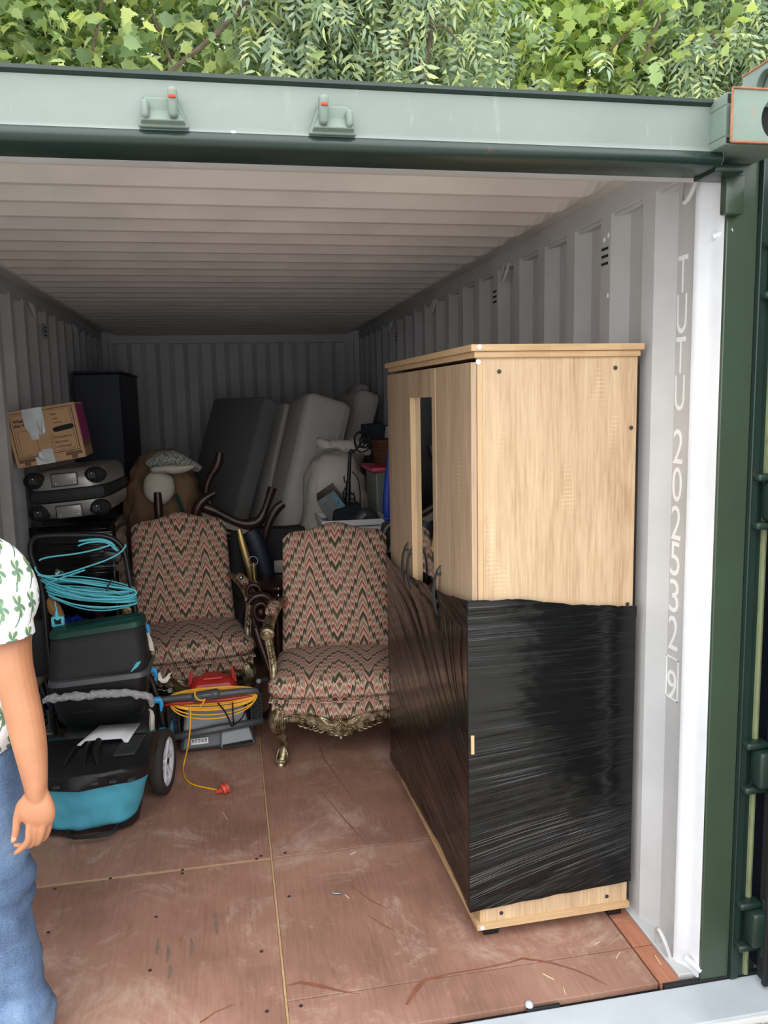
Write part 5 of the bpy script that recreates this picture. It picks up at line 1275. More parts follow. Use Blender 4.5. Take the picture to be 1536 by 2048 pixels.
# brown bag with bedding
c = at(325, 985, 3.60)
BB = blob('brown_bag', 'slumped brown bag stuffed with bedding, behind the left armchair', 'bag', (c.x-.01, 3.65, .72), (.27, .22, .70), MT['brownsack'], .05, 2.4, 8, folds=.06)
q = Vector((c.x-.01, 3.65, .72)); P_ = lambda px, py, y: at(px, py, y)-q
m = MB(); m.tube([P_(300, 925, 3.34), P_(330, 915, 3.30), P_(370, 922, 3.30), P_(400, 938, 3.34)], [.06, .085, .085, .03], 14, smooth=2, flat=.62); m.v = [tuple(Vector(v)+Vector((0, 0, mnoise.noise(Vector(v)*14)*.02))) for v in m.v]
pat = N('patterned_pillow'); vv = pat.coord(); pat.set(Base_Color=pat.ramp(pat.noise(vv, 90, 2), [(.40, rgb(188, 188, 180)), (.60, rgb(104, 110, 104))]), Roughness=.9); m.build('pillow', pat.m, BB, ang=180)
m = MB(); m.ell(P_(318, 975, 3.36), (.10, .07, .11), 16, 10); m.ell(P_(345, 938, 3.28), (.14, .05, .03), 16, 8); m.v = [tuple(Vector(v)+Vector((0, 0, mnoise.noise(Vector(v)*14)*.02))) for v in m.v]; m.build('bedding', MT['cream'], BB, ang=180)
m = MB(); m.tube([P_(352, 988, 3.35), P_(365, 1020, 3.33), P_(372, 1045, 3.33)], .012, 6); m.build('strap', MT['dkgreen'], BB)
# turned post
m = MB(); c0 = at(318, 1034, 3.30); ct = at(317, 984, 3.30)
m.lathe([(.022, 0), (.022, .55), (.034, .60), (.020, .64), (.030, .70), (.024, .76), (.028, .80), (.026, ct.z-.02), (.022, ct.z)], 14, (c0.x, 3.30, 0))
PT = m.build('turned_post', MT['darkwood']); tag(PT, 'turned dark wooden post standing upright behind the left armchair', 'wooden post')
# chair lying on its back, cream seat
DC = thing('dining_chair', 'overturned dark wooden chair with cream seat, behind the left armchair', 'chair')
T_ = lambda pts, r, y, nm='frame': None
def dtube(name, pix, y, r, mat=MT['darkwood'], parent=DC, n=10, flat=1.0, smooth=2):
    ys = y if isinstance(y, (list, tuple)) else [y]*len(pix)
    if parent is DC: ys = [v+.2 for v in ys]
    m = MB(); m.tube([at(a, b, yy) for (a, b), yy in zip(pix, ys)], r, n, smooth=smooth, flat=flat, up=(0, 1, 0) if flat < 1 else None); return m.build(name, mat, parent, ang=60)
dtube('seat_frame', [(398, 1012), (420, 1018), (452, 1034), (480, 1048), (505, 1050), (522, 1040), (532, 1015), (545, 975)], 3.15, [.030, .038, .028, .030, .044, .034, .022, .032], flat=.6)
dtube('leg', [(520, 1120), (528, 1080), (536, 1050), (550, 1020), (567, 1006)], 3.0, [.018, .022, .024, .032, .026], flat=.6)
dtube('leg', [(420, 1010), (410, 985), (418, 955), (436, 930), (440, 905)], 3.25, [.034, .024, .022, .036, .026], flat=.7)
dtube('leg', [(388, 1050), (392, 1020), (404, 1000), (430, 985)], 3.1, [.030, .036, .032, .020])
dtube('seat_frame', [(440, 1062), (470, 1070), (500, 1082), (520, 1110)], 3.0, .026)
m = MB(); p = [at(402, 1018, 3.42), at(520, 1062, 3.38), at(500, 1080, 3.24), at(404, 1052, 3.26)]
d_ = Vector((0, .05, -.05)); m.hexa([a+d_ for a in p]+p); m.build('seat_pad', MT['cream'], DC, bevel=.012)
# banded frame and tube
BR = thing('banded_frame', 'curved gold-banded dark frame leaning between the two armchairs', 'frame')
dtube('gold_band', [(478, 1058), (484, 1085), (492, 1112), (502, 1145), (512, 1185), (516, 1215)], 2.95, [.014, .022, .024, .023, .020, .018], MT['brass'], BR, flat=.35)
dtube('dark_rim', [(500, 1062), (512, 1085), (522, 1115), (532, 1145), (540, 1175)], 3.0, [.05, .06, .06, .055, .045], MT['navy'], BR, flat=.5)
dtube('dark_rim', [(470, 1062), (474, 1100), (478, 1140), (484, 1190)], 3.04, [.03, .04, .05, .05], MT['blackmatte'], BR, flat=.6)
m = MB(); m.cyl(at(507, 1125, 2.88), at(511, 1195, 2.88), .0165, 12); b_ = m.build('brass_tube', MT['brass'], BR)
m = MB(); c = at(506, 1122, 2.86); m.tube([c+Vector((.028*math.cos(2*PI*k/18), 0, .028*math.sin(2*PI*k/18))) for k in range(18)], .0022, 5, closed=True); m.build('wire_ring', MT['steel'], b_)
# carved table between the armchairs
CT = thing('carved_table', 'small dark carved round-top table between the armchairs', 'table')
ct = at(556, 1170, 2.75)
m = MB(); m.lathe([(.02, -.03), (.14, -.028), (.155, -.012), (.15, -.006), (.165, 0), (.165, .012), (.15, .02), (.02, .022)], 32, (ct.x, 2.80, ct.z)); m.build('table_top', MT['darkwood'], CT, ang=40)
m = MB(); m.lathe([(.12, -.12), (.125, -.10), (.115, -.06), (.125, -.032)], 24, (ct.x, 2.80, ct.z)); m.build('apron', MT['darkwood'], CT)
m = MB(); m.lathe([(.02, .0), (.024, .1), (.018, .14), (.03, .18), (.02, .22), (.032, .30), (.022, .36), (.03, ct.z-.13)], 12, (at(556, 1250, 2.66).x, 2.70, .05)); m.build('turned_leg', MT['darkwood'], CT)
m = MB(); m.ell(at(557, 1178, 2.62), (.011, .011, .012)); m.ell(at(557, 1192, 2.62), (.009, .009, .016)); m.ell(at(557, 1222, 2.62), (.008, .008, .02)); m.build('inlay_bead', MT['chrome'], CT)
def sp(cpx, cpy, r0, turns, a0, y, w0, dirn=1, n=34):
    c = at(cpx, cpy, y); pts = []; rr = []
    for i in range(n):
        t = i/(n-1); a = a0+dirn*turns*2*PI*t; r = r0*(1-.80*t); pts.append(c+Vector((r*math.cos(a), 0, r*math.sin(a)*1.15))); rr.append(w0*(1-.35*t))
    return pts, rr
SF = thing('carved_stand', 'carved dark wooden scroll stand on the floor right of the left armchair', 'stand')
m = MB(); p_, r_ = sp(524, 1220, .082, 1.6, PI*.85, 2.52, .020, -1); m.tube(p_, r_, 9)
p_, r_ = sp(505, 1185, .050, 1.2, -.6, 2.56, .015, 1); m.tube(p_, r_, 9)
m.ell(at(522, 1225, 2.50), (.022, .014, .024)); m.build('scroll', MT['darkwood'], SF, ang=60)
dtube('scroll', [(500, 1192), (520, 1188), (540, 1202), (545, 1232), (532, 1262), (512, 1258), (505, 1230)], 2.54, [.014, .022, .024, .022, .020, .018, .012], parent=SF)
dtube('swept_leg', [(512, 1258), (522, 1290), (532, 1318), (541, 1345), (545, 1365)], [2.54, 2.50, 2.46, 2.42, 2.40], [.026, .024, .020, .020, .018], parent=SF)
m = MB(); pz = at(545, 1365, 2.40); m.tube([(pz.x, 2.40, pz.z), (pz.x+.005, 2.38, .04), (pz.x-.06, 2.34, .018), (pz.x-.16, 2.28, .012)], [.018, .020, .018, .012], 8, smooth=1); m.build('foot', MT['darkwood'], SF)
m = MB(); m.ell(at(541, 1340, 2.38), (.008, .006, .008)); m.ell(at(482, 1155, 2.5), (.012, .012, .012)); m.build('metal_bead', MT['chrome'], SF)
m = MB(); m.box((.02, 2.98, .135), (.30, .012, .022)); sk = m.build('metal_strip', MT['steel']); tag(sk, 'pale metal strip across the gap behind the carved stand', 'strip')
sk.location.z = -.124; 
# ------------------------------------------------------------ shelf of odds and ends left of the wardrobe
WT = thing('storage_tub', 'white open plastic tub behind the right armchair', 'tub', (.615, 2.86, 0))
m = MB(); m.hexa([(-.16, -.14, 0), (.16, -.14, 0), (.16, .16, 0), (-.16, .16, 0), (-.19, -.17, .99), (.19, -.17, .99), (.19, .19, .99), (-.19, .19, .99)]); m.build('body', MT['white'], WT, bevel=.02)
m = MB()
for a, b in (((-.20, -.185, 1.0), (.20, -.168, 1.035)), ((-.20, .188, 1.0), (.20, .205, 1.035)), ((-.20, -.168, 1.0), (-.186, .188, 1.035)), ((.186, -.168, 1.0), (.20, .188, 1.035))): m.b2(a, b)
m.build('rim', MT['white'], WT, bevel=.004)
# black product box with cyan print, tipped over
GB = thing('black_box', 'tipped black cardboard box with cyan lettering in front of the white sack', 'box')
P0, P1, P2, P3 = at(634, 1002, 2.95), at(668, 979, 2.95), at(735, 1055, 2.90), at(664, 1058, 2.90)
P2 = at(706, 1030, 2.92); P3 = at(668, 1062, 2.92)
dd = Vector((.02, .22, .02)); m = MB(); m.hexa([P0, P3, P3+dd, P0+dd, P1, P2, P2+dd, P1+dd]); gb = m.build('carton', simple('black_card', rgb(30, 32, 36), .35), GB, smooth=False, bevel=.003)
Q0, Q1, Q2, Q3 = at(664, 1060, 2.86), at(668, 1024, 2.86), at(718, 1006, 2.87), at(742, 1056, 2.87)
m = MB(); dd = Vector((.01, .12, 0)); m.hexa([Q0, Q3, Q3+dd, Q0+dd, Q1, Q2, Q2+dd, Q1+dd]); nb = m.build('navy_case', MT['navyfab'], None, smooth=False, bevel=.012)
tag(nb, 'dark navy soft case resting on the white tub against the black box', 'case')
ux = (P2-P1).normalized(); uz = (P1-P0).normalized(); uz = (uz-ux*uz.dot(ux)).normalized(); n_ = ux.cross(uz).normalized()
text('printed_text', 'GAMD', .036, P1+(P2-P1)*.08-uz*.034+n_*.002, ux, uz, MT['cyanprint'], GB, .0008, bold=.0012)
m = MB(); e = P0+(P1-P0)*.28+(P3-P0)*.22+n_*.002; m.tube([e+ux*.010*math.cos(k*PI/5)+uz*.010*math.sin(k*PI/5) for k in range(10)], .003, 5, closed=True); m.build('printed_badge', MT['cyanprint'], GB)
SH = thing('trainer_shoe', 'dark shoe with pale patterned strap lying in the white tub', 'shoe')
dtube('upper', [(712, 1058), (722, 1035), (736, 1028), (748, 1048), (752, 1062)], 2.82, [.03, .05, .05, .045, .03], MT['charcoal'], SH, flat=.7)
dtube('strap', [(708, 1060), (716, 1046), (726, 1032), (733, 1028)], 2.755, [.008, .009, .013, .010], MT['greyfab'], SH, flat=.5)
# microphone-like lamp stand with cable
LS = thing('lamp_stand', 'black adjustable lamp stand with tangled cable before the white sack', 'lamp')
dtube('pole', [(700, 905), (698, 950), (696, 980), (695, 1020)], 3.02, [.010, .012, .014, .016], MT['black'], LS, smooth=0)
dtube('collar', [(697, 962), (696, 985), (695, 1012)], 3.01, [.014, .018, .020], MT['black'], LS, smooth=1)
dtube('elbow', [(699, 908), (703, 902), (708, 904)], 3.01, .014, MT['black'], LS, smooth=0)
dtube('arm', [(706, 906), (716, 894), (722, 886), (726, 878)], 3.0, .007, MT['black'], LS)
for cx_, cy_, rr_ in ((724, 883, 22*.003), (728, 884, 12*.003), (720, 880, 15*.003)):
    c = at(cx_, cy_, 3.0); m = MB(); m.tube([c+Vector((rr_*math.cos(2*PI*k/20)*.75, .01*math.sin(k), rr_*math.sin(2*PI*k/20))) for k in range(20)], .0045, 6, closed=True); m.build('wire_ring', MT['black'], LS)
for q in ([(704, 943), (716, 955), (721, 985), (720, 1018), (732, 1022), (745, 1035), (750, 1055)], [(690, 975), (686, 990), (692, 1008), (706, 1004), (712, 995), (702, 985)], [(684, 986), (700, 990), (710, 986)], [(697, 1005), (712, 1010), (710, 995), (700, 1000)], [(688, 952), (689, 965), (694, 966)]):
    dtube('cable', q, 2.98, .0042, MT['black'], LS, n=6)
# tall clear bin with pink lid, wicker basket and papers on top
ST = thing('lidded_bin', 'tall smoky plastic bin with bright pink lid left of the wardrobe', 'bin', (0, 0, 0))
c = at(768, 940, 3.05); zt = at(760, 942, 3.05).z
m = MB(); m.hexa([(c.x-.055, 3.0, .62), (c.x+.20, 3.0, .62), (c.x+.20, 3.3, .62), (c.x-.055, 3.3, .62), (c.x-.075, 2.98, zt), (c.x+.22, 2.98, zt), (c.x+.22, 3.32, zt), (c.x-.075, 3.32, zt)]); m.build('body', MT['clearbin'], ST, bevel=.015)
m = MB(); m.b2((c.x-.10, 2.95, zt), (c.x+.24, 3.35, zt+.032), r=.012); m.build('lid', MT['magenta'], ST)
m = MB(); m.b2((c.x-.04, 2.985, .0), (c.x+.22, 3.3, .615)); cb3 = m.build('carton', MT['tan'], bevel=.004); tag(cb3, 'brown carton under the pink-lidded bin', 'box')
WK = thing('wicker_basket', 'dark brown wicker basket on the pink lid', 'basket', (c.x+.075, 3.15, zt+.033))
m = MB(); hB = at(768, 882, 3.05).z-zt-.035
for i in range(12):
    z = hB*(i+.5)/12; rr0 = .105+.025*z/hB; m.tube([((rr0+.003*(-1)**(k+i))*math.cos(2*PI*k/36), (rr0+.003*(-1)**(k+i))*math.sin(2*PI*k/36), z) for k in range(36)], hB/24*1.1, 6, closed=True)
m.build('weave', MT['wicker'], WK)
m = MB(); m.tube([(.135*math.cos(2*PI*k/36), .135*math.sin(2*PI*k/36), hB) for k in range(36)], .011, 8, closed=True); m.build('rim', MT['wicker'], WK); m = MB(); m.lathe([(.02, .002), (.104, .002), (.104, .01), (.02, .01)], 24); m.build('base', MT['wicker'], WK)
NB = crumple_box(.13, .10, .12, .02, 5, 8); c2 = at(742, 866, 3.22); NB.v = [(x+c2.x, y+3.18, z+c2.z) for x, y, z in NB.v]
tag(NB.build('navy_bundle', MT['navyfab'], ang=60), 'dark navy cloth bundle in the wicker basket', 'cloth')
PF = thing('picture_frame', 'white picture frame with dark rim behind the wicker basket', 'picture frame', (0, 0, 0))
a, b, c3, d3 = at(765, 882, 3.28), at(790, 882, 3.28), at(790, 852, 3.28), at(770, 851, 3.28); m = MB(); dd = Vector((0, .02, 0)); m.hexa([a, b, b+dd, a+dd, d3, c3, c3+dd, d3+dd]); m.build('panel', MT['white'], PF, smooth=False)
m = MB(); m.tube([a, d3, c3], .006, 6); m.build('rim', MT['black'], PF)
# blue bag and grey backpack hanging beside the wardrobe
dtube_ = lambda *a, **k: dtube(*a, **k)
BG = thing('blue_bag', 'royal blue carrier bag hanging just left of the wardrobe', 'bag')
dtube('body', [(780, 900), (778, 940), (776, 985), (775, 1020), (776, 1042)], 2.60, [.012, .022, .028, .032, .018], MT['bluefab'], BG, flat=.7)
dtube('knot', [(768, 1040), (775, 1036), (784, 1040)], 2.56, .014, MT['bluefab'], BG)
BP = thing('backpack', 'dark grey backpack with light grey straps between armchair and wardrobe', 'backpack')
dtube('body', [(775, 1045), (775, 1075), (776, 1115), (777, 1150), (778, 1200)], 2.50, [.030, .052, .055, .040, .030], MT['darkgreyfab'], BP, flat=.8)
dtube('strap', [(783, 1046), (770, 1058), (764, 1085), (762, 1110), (767, 1128)], 2.42, [.006, .009, .011, .009, .005], MT['greyfab'], BP, flat=.5)
dtube('strap', [(789, 1075), (782, 1095), (776, 1112), (769, 1128)], 2.40, [.006, .011, .011, .005], MT['greyfab'], BP, flat=.5)
PB = crumple_box(.10, .20, .55, .02, 6, 8); c2 = at(786, 1185, 2.45); PB.v = [(x+c2.x, y+2.55, z+.35) for x, y, z in PB.v]
tag(PB.build('mauve_bag', simple('mauve_fabric', rgb(136, 112, 112), .85, 0, .1, 8, .3, 20), ang=60), 'mauve soft bag standing between the right armchair and wardrobe', 'bag')
WS = crumple_box(.10, .08, .06, .02, 9, 6); c2 = at(566, 1130, 3.3); WS.v = [(x+c2.x, y+3.3, z+c2.z) for x, y, z in WS.v]
tag(WS.build('white_cloth', MT['sack'], ang=60), 'scrap of white cloth on the carved table, left of the right armchair', 'cloth')
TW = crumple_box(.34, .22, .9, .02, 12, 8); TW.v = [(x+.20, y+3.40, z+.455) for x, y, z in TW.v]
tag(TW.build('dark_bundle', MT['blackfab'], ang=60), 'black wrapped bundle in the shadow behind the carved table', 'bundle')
# ------------------------------------------------------------ person at the left, facing out
PE = thing('person', 'person in white palm-print shirt and blue jeans at the left edge, left arm hanging', 'person', (-.85, .16, 0))
def skinmat():
    m = N('skin'); v = m.coord(); m.set(Base_Color=m.ramp(m.noise(v, 9, 4), [(.3, rgb(166, 110, 78)), (.7, rgb(190, 132, 96))]), Roughness=.5)
    m.b.inputs['Subsurface Weight'].default_value = .12; m.b.inputs['Subsurface Radius'].default_value = (.02, .008, .004); m.b.inputs['Subsurface Scale'].default_value = .3
    m.bump(m.noise(v, 120, 3), .12, .002); return m.m
SKN = skinmat()
O = Vector((-.85, .16, 0))
def loc(px, py, y): return at(px, py, y)-O
bd = MB()
def limb(pts, rr, n=20, flat=1.0, smooth=1, up=None): bd.tube(pts, rr, n, smooth=smooth, flat=flat, up=up)
# left arm, placed as seen
A_sh = Vector((.190, -.02, 1.335)); A_el = loc(41, 1398, .06); A_wr = loc(73, 1583, .0)
a1 = loc(18, 1300, .07); f1 = loc(50, 1440, .05); f2 = loc(62, 1500, .03)
limb([Vector((.11, .0, 1.345)), A_sh, Vector((.205, -.03, 1.26)), a1, A_el, f1, f2, loc(69, 1550, .012), A_wr, loc(75, 1598, -.006), loc(76, 1612, -.010)], [.05, .054, .052, .048, .0440, .0440, .039, .031, .0262, .021, .012], smooth=2)
# right arm
limb([Vector((-.12, .0, 1.345)), Vector((-.19, 0, 1.335)), Vector((-.235, .01, 1.22)), Vector((-.245, .02, 1.08)), Vector((-.25, -.01, .93)), Vector((-.25, -.04, .84))], [.05, .058, .05, .043, .036, .027], smooth=2)
# torso, neck, head, legs
bd.lathe([(.02, .80), (.14, .83), (.160, .90), (.150, 1.0), (.145, 1.08), (.155, 1.20), (.158, 1.28), (.13, 1.345), (.075, 1.39), (.058, 1.42), (.057, 1.49)], 28, (0, 0, 0), None, 1.0, .66)
hd0 = len(bd.v); bd.ell((0, -.01, 1.635), (.077, .095, .112), 24, 16); bd.ell((0, -.035, 1.575), (.058, .062, .05), 18, 10)
bd.tube([(0, -.098, 1.655), (0, -.115, 1.62), (0, -.104, 1.61)], [.008, .014, .011], 8, smooth=1)
for s_ in (-1, 1):
    bd.ell((s_*.079, .0, 1.63), (.010, .020, .032), 10, 8)
    bd.ell((s_*.032, -.094, 1.668), (.024, .012, .007), 10, 6)
bd.ell((0, -.093, 1.566), (.024, .010, .006), 10, 6)
bd.v = bd.v[:hd0]+[(x, y, z-.055) for x, y, z in bd.v[hd0:]]
for s_ in (-1, 1):
    limb([Vector((s_*.09, 0, .90)), Vector((s_*.10, -.005, .72)), Vector((s_*.105, -.01, .50)), Vector((s_*.108, .01, .34)), Vector((s_*.11, .01, .10))], [.095, .085, .062, .056, .038], smooth=2)
# left hand, back of the hand forward, thumb to the inside
def fin(pix, ys, rr): bd.tube([loc(a, b, y) for (a, b), y in zip(pix, ys)], [q*.80 for q in rr], 14, smooth=2)
bd.tube([loc(71, 1565, .006), A_wr, loc(75, 1600, -.004), loc(76, 1618, -.010), loc(77, 1636, -.012), loc(78, 1648, -.006)], [.024, .027, .034, .041, .041, .030], 18, smooth=2, flat=.50, up=(0, 1, 0))
bd.tube([loc(55, 1598, .0), loc(46, 1612, -.002), loc(42, 1625, -.004), loc(56, 1630, -.004)], [.014, .018, .016, .012], 12, smooth=1)
fin([(56, 1592), (42, 1612), (34, 1634), (33, 1655), (30, 1672), (25, 1685)], [.004, -.004, -.010, -.014, -.014, -.012], [.014, .0150, .0128, .0118, .0108, .007])
fin([(64, 1618), (61, 1640), (58, 1662), (57, 1682), (46, 1694), (36, 1702), (29, 1708)], [-.010, -.016, -.022, -.022, -.014, -.008, -.004], [.012, .0125, .0112, .0106, .0098, .0085, .0058])
fin([(76, 1620), (74, 1646), (70, 1668), (66, 1688), (52, 1692), (38, 1690), (27, 1690)], [-.010, -.017, -.017, -.007, .013, .019, .017], [.012, .0128, .0112, .0106, .0098, .0088, .006])
fin([(87, 1620), (88, 1644), (84, 1666), (77, 1686), (66, 1688)], [-.010, -.019, -.018, -.002, .022], [.012, .0122, .0108, .0100, .0075])
fin([(97, 1618), (100, 1640), (97, 1660), (89, 1678), (78, 1680)], [-.006, -.008, -.004, .010, .028], [.0105, .0105, .0095, .0088, .0065])
# right hand, simpler, relaxed
rw = Vector((-.25, -.04, .84)); bd.tube([rw, rw+Vector((0, -.005, -.04)), rw+Vector((0, -.01, -.085))], [.027, .038, .034], 14, smooth=1, flat=.45)
for k in range(4):
    q = rw+Vector((-.026+.0175*k, -.012, -.08)); bd.tube([q, q+Vector((0, -.006, -.03)), q+Vector((0, .006, -.055)), q+Vector((0, .022, -.066-.004*(k in (1, 2))))], [.0095, .0092, .0085, .006], 10, smooth=1)
bd.tube([rw+Vector((.02, -.01, -.02)), rw+Vector((.042, -.016, -.05)), rw+Vector((.044, -.014, -.085))], [.013, .012, .008], 10, smooth=1)
body = bd.build('body', SKN, PE, ang=180)
md = body.modifiers.new('r', 'REMESH'); md.mode = 'VOXEL'; md.voxel_size = .0029; md.use_smooth_shade = True
md = body.modifiers.new('s', 'SMOOTH'); md.factor = .5; md.iterations = 3
m = MB(); c = loc(27.5, 1678, -.0198); m.ell(c, (.0056, .0020, .0080), 12, 8, Matrix.Rotation(.45, 3, 'Y')); m.build('thumbnail', simple('nail', rgb(206, 150, 130), .3), PE)
for s_ in (-1, 1):
    m = MB(); m.ell((s_*.032, -.088, 1.597), (.0125, .010, .0095), 14, 10); e = m.build('eye', MT['white'], PE); m = MB(); m.ell((s_*.032, -.0975, 1.597), (.005, .002, .005), 10, 6); m.build('iris', MT['ink'], e)
m = MB(); m.tube([(-.022, -.103, 1.509), (0, -.107, 1.511), (.022, -.103, 1.509)], [.002, .005, .002], 8, smooth=1, flat=.6); m.build('lips', simple('lips', rgb(180, 96, 84), .5), PE)
hr = MB(); hr.ell((0, .006, 1.668), (.084, .100, .095), 28, 18); hr.v = [(x, y+(0.02 if (y < -.04 and z < 1.70) else 0)+max(0, (1.70-z))*(.5 if y < 0 else 0), max(z, 1.60 if y > 0 else 1.685)) for x, y, z in hr.v]
hr.v = [tuple(Vector(v)+Vector(v).normalized()*mnoise.noise(Vector(v)*60)*.006) for v in hr.v]; hr.v = [(x, y, z-.055) for x, y, z in hr.v]; hr.build('hair', simple('dark_hair', rgb(30, 24, 20), .6, 0, .3, 60, .5, 90), PE, ang=180)
# palm-print shirt
def palm():
    m = N('palm_print_cotton'); c = m.n('ShaderNodeTexCoord'); base = None; masks = []
    mask = None; lime = None
    for (s_, ox, oy, sc) in ((0, 0, 0, 1),):
        mp = m.n('ShaderNodeMapping'); mp.inputs['Location'].default_value = (ox, oy, 0); mp.inputs['Scale'].default_value = (19.0, 13.0, 1); m.l(c.outputs['UV'], mp)
        sx = m.n('ShaderNodeSeparateXYZ'); m.l(mp, sx)
        row = m.math('FLOOR', sx.outputs[1])
        xs = m.math('ADD', sx.outputs[0], m.math('MULTIPLY', row, .37))
        fx = m.math('SUBTRACT', m.math('FRACT', xs), .5); fy = m.math('SUBTRACT', m.math('FRACT', sx.outputs[1]), .62)
        wob = m.math('MULTIPLY', m.math('MULTIPLY', fy, fy), 1.3)
        fxx = m.math('ADD', fx, wob)
        r = m.math('SQRT', m.math('ADD', m.math('MULTIPLY', fx, fx), m.math('MULTIPLY', fy, fy)))
        th = m.math('ARCTAN2', fy, fx)
        lobes = m.math('POWER', m.math('ABSOLUTE', m.math('COSINE', m.math('MULTIPLY', m.math('ADD', th, m.math('MULTIPLY', r, 1.2)), 2.5))), 1.1)
        rad = m.math('ADD', .06, m.math('MULTIPLY', lobes, .30))
        frond = m.math('LESS_THAN', r, rad)
        trunk = m.math('MULTIPLY', m.math('LESS_THAN', m.math('ABSOLUTE', fxx), .055), m.math('LESS_THAN', fy, 0.0))
        a = m.math('MAXIMUM', frond, trunk); masks.append(a)
        lobes2 = m.math('POWER', m.math('ABSOLUTE', m.math('COSINE', m.math('MULTIPLY', m.math('ADD', th, .25), 3.5))), 1.4)
        b = m.math('LESS_THAN', r, m.math('ADD', .05, m.math('MULTIPLY', lobes2, .34)))
        mask = a if mask is None else m.math('MAXIMUM', mask, a); lime = b if lime is None else m.math('MAXIMUM', lime, b)
    v = m.coord('UV'); g = m.ramp(m.noise(v, 60, 3), [(.3, rgb(84, 116, 98)), (.7, rgb(122, 148, 122))])
    col = m.mix(lime, rgb(240, 240, 244), rgb(196, 212, 158)); col = m.mix(mask, col, g)
    m.set(Base_Color=col, Roughness=.85); m.bump(m.noise(m.coord(), 9, 3), .25, .02); return m.m
PALM = palm()
def shell_tube(name, pts, rr, mat, parent, n=28, flat=1.0, folds=.006, smooth=2, up=None, uvs=None, thick=.003, caps=False, seed=0):
    m = MB(); m.tube(pts, rr, n, smooth=smooth, flat=flat, up=up)
    if not caps: m.f = m.f[:-2]
    m.v = [tuple(Vector(v)+Vector((mnoise.noise(Vector(v)*7+Vector((seed, 0, 0))), mnoise.noise(Vector(v)*7+Vector((seed, 5, 0))), 0))*folds*1.6+Vector((0, mnoise.noise(Vector((v[0]*4, v[1]*4, v[2]*22)))*folds, 0))) for v in m.v]
    return m.build(name, mat, parent, ang=180, solid=thick, uvf=uvs or (lambda c, n_: (c.x+c.y*.8, c.z)))
sh = MB(); prof = [(.186, .845), (.188, .90), (.182, .98), (.178, 1.08), (.178, 1.18), (.178, 1.26), (.160, 1.335), (.120, 1.38), (.080, 1.405), (.072, 1.412)]
sh.lathe(prof, 48, (.0, -.005, 0), None, 1.0, .68); sh.f = sh.f[:-2]
def shirt_def(v):
    x, y, z = v; k = max(0, min(1, (1.2-z)/.3)); x += .012*k*(1 if x > 0 else -1)
    f = .010*mnoise.noise(Vector((x*8, y*8, z*3)))+.006*math.sin(math.atan2(y, x)*9+z*4)*k; r_ = math.hypot(x, y)+1e-6
    return (x+x/r_*f, y+y/r_*f, z-(.035 if x < .1 and z < .95 else 0)*min(1, max(0, (.1-x)/.15))*max(0, (.95-z)/.065))
sh.v = [shirt_def(v) for v in sh.v]
# hem rises toward the side seam
sh.v = [(x, y, z+(.0 if z > .95 else .05*max(0, (abs(x)-.10)/.09))) for x, y, z in sh.v]
sh.build('shirt', PALM, PE, ang=180, solid=.003, uvf=lambda c, n_: (c.x+c.y*.8, c.z))
s1 = loc(27, 1262, .06)
shell_tube('sleeve', [Vector((.08, 0, 1.36)), Vector((.135, -.01, 1.352)), Vector((.178, -.02, 1.315)), Vector((.198, -.03, 1.26)), loc(0, 1225, .07), loc(8, 1274, .07)], [.056, .073, .072, .069, .068, .069], PALM, PE, uvs=lambda c, n_: (c.x+c.y*.8+.05, c.z+.02), seed=3, folds=.004)
shell_tube('sleeve', [Vector((-.08, 0, 1.36)), Vector((-.15, 0, 1.345)), Vector((-.215, 0, 1.28)), Vector((-.24, .01, 1.16))], [.060, .074, .076, .076], PALM, PE, seed=5)
m = MB()
for k in range(5): m.ell((0.0, -.128, 1.30-.09*k), (.006, .003, .006), 10, 6)
m.build('shirt_button', MT['white'], PE)
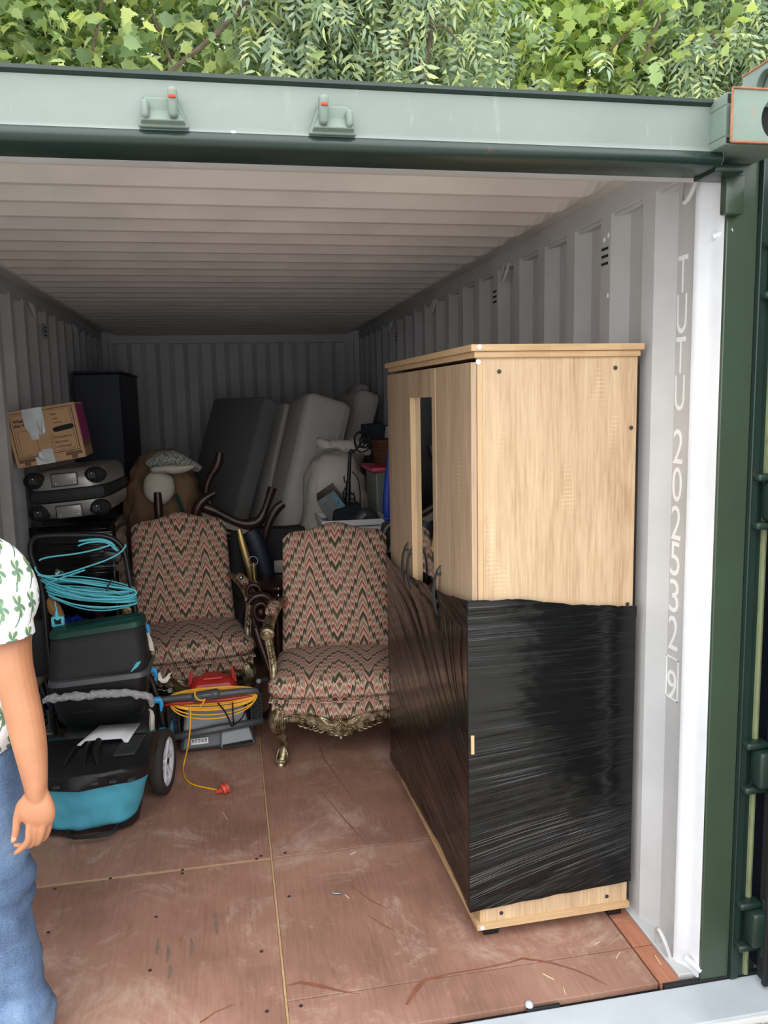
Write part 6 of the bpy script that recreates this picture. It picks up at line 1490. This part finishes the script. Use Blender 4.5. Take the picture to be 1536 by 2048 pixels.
# jeans
def denim():
    m = N('denim'); v = m.coord(); f = m.noise(m.coord(scale=(1, 1, .6)), 6, 5, .6)
    col = m.ramp(f, [(.36, rgb(40, 60, 94)), (.52, rgb(80, 108, 146)), (.70, rgb(124, 148, 180))])
    m.set(Base_Color=m.mix(.3, col, m.ramp(m.noise(v, 380, 2), [(.3, rgb(50, 70, 104)), (.7, rgb(150, 168, 192))])), Roughness=.85)
    m.bump(m.math('ADD', m.noise(v, 300, 2), m.math('MULTIPLY', m.noise(m.coord(scale=(1, 1, 3)), 10, 3), 6)), .3, .004); return m.m
DN = denim()
JE = shell_tube('jeans', [Vector((0, 0, .80)), Vector((0, 0, .86)), Vector((0, 0, .93)), Vector((0, 0, 1.0))], [.150, .178, .176, .165], DN, PE, flat=.66, folds=.004, up=(0, 1, 0))
def legtube(s_, pts, rr, seed):
    m = MB(); m.tube(pts, rr, 32, smooth=3); m.f = m.f[:-2]
    def df(v):
        x, y, z = v; c = Vector((np.interp(z, [0, .9], [pts[-1].x, pts[0].x]), 0, z)); d = Vector((x-c.x, y, 0)); d.normalize()
        k = .005+.010*math.exp(-((z-.47)/.12)**2)+.016*math.exp(-((z-.08)/.09)**2)
        f = k*mnoise.noise(Vector((x*7+seed, y*9, z*17)))+k*.5*mnoise.noise(Vector((x*16+seed, y*14, z*34+x*20)))
        return (x+d.x*f*1.6, y+d.y*f*1.6, z)
    m.v = [df(v) for v in m.v]; return m
m = legtube(1, [Vector((.080, 0, .90)), Vector((.090, -.005, .80)), loc(-16, 1745, .15), loc(-10, 1830, .15), loc(16, 1900, .14), loc(30, 1965, .13), loc(36, 2010, .12), loc(44, 2046, .12), loc(44, 2050, .12)], [.098, .100, .098, .090, .080, .074, .074, .078, .078], 2)
m.build('trouser_leg', DN, PE, ang=180, solid=.003)
m = legtube(-1, [Vector((-.085, 0, .90)), Vector((-.10, -.005, .80)), Vector((-.110, -.01, .60)), Vector((-.115, -.01, .45)), Vector((-.12, .0, .25)), Vector((-.125, .0, .10)), Vector((-.125, .0, .055))], [.098, .104, .094, .080, .076, .076, .080], 6)
m.build('trouser_leg', DN, PE, ang=180, solid=.003)
m = MB(); c1 = loc(44, 2046, .12); m.tube([(c1.x+.080*math.cos(2*PI*k/24), c1.y+.080*math.sin(2*PI*k/24), c1.z+.008) for k in range(24)], .006, 6, closed=True, flat=1.6); m.build('cuff', DN, PE)
for s_, q in ((1, c1), (-1, Vector((-.125, 0, 0)))):
    m = MB(); m.tube([(q.x, q.y+.07, .045), (q.x, q.y, .055), (q.x+s_*.004, q.y-.09, .045), (q.x+s_*.008, q.y-.16, .034), (q.x+s_*.010, q.y-.195, .028)], [.036, .044, .044, .042, .026], 16, smooth=2); m.v = [(x, y, max(.012, z)) for x, y, z in m.v]; sh_ = m.build('shoe', MT['charcoal'], PE, ang=180)
    m = MB(); m.prism([(q.x+s_*.006+.047*math.cos(2*PI*k/24)*(1), q.y-.06+.150*math.sin(2*PI*k/24)) for k in range(24)], .0, .014, 'z'); m.build('sole', MT['white'], sh_)
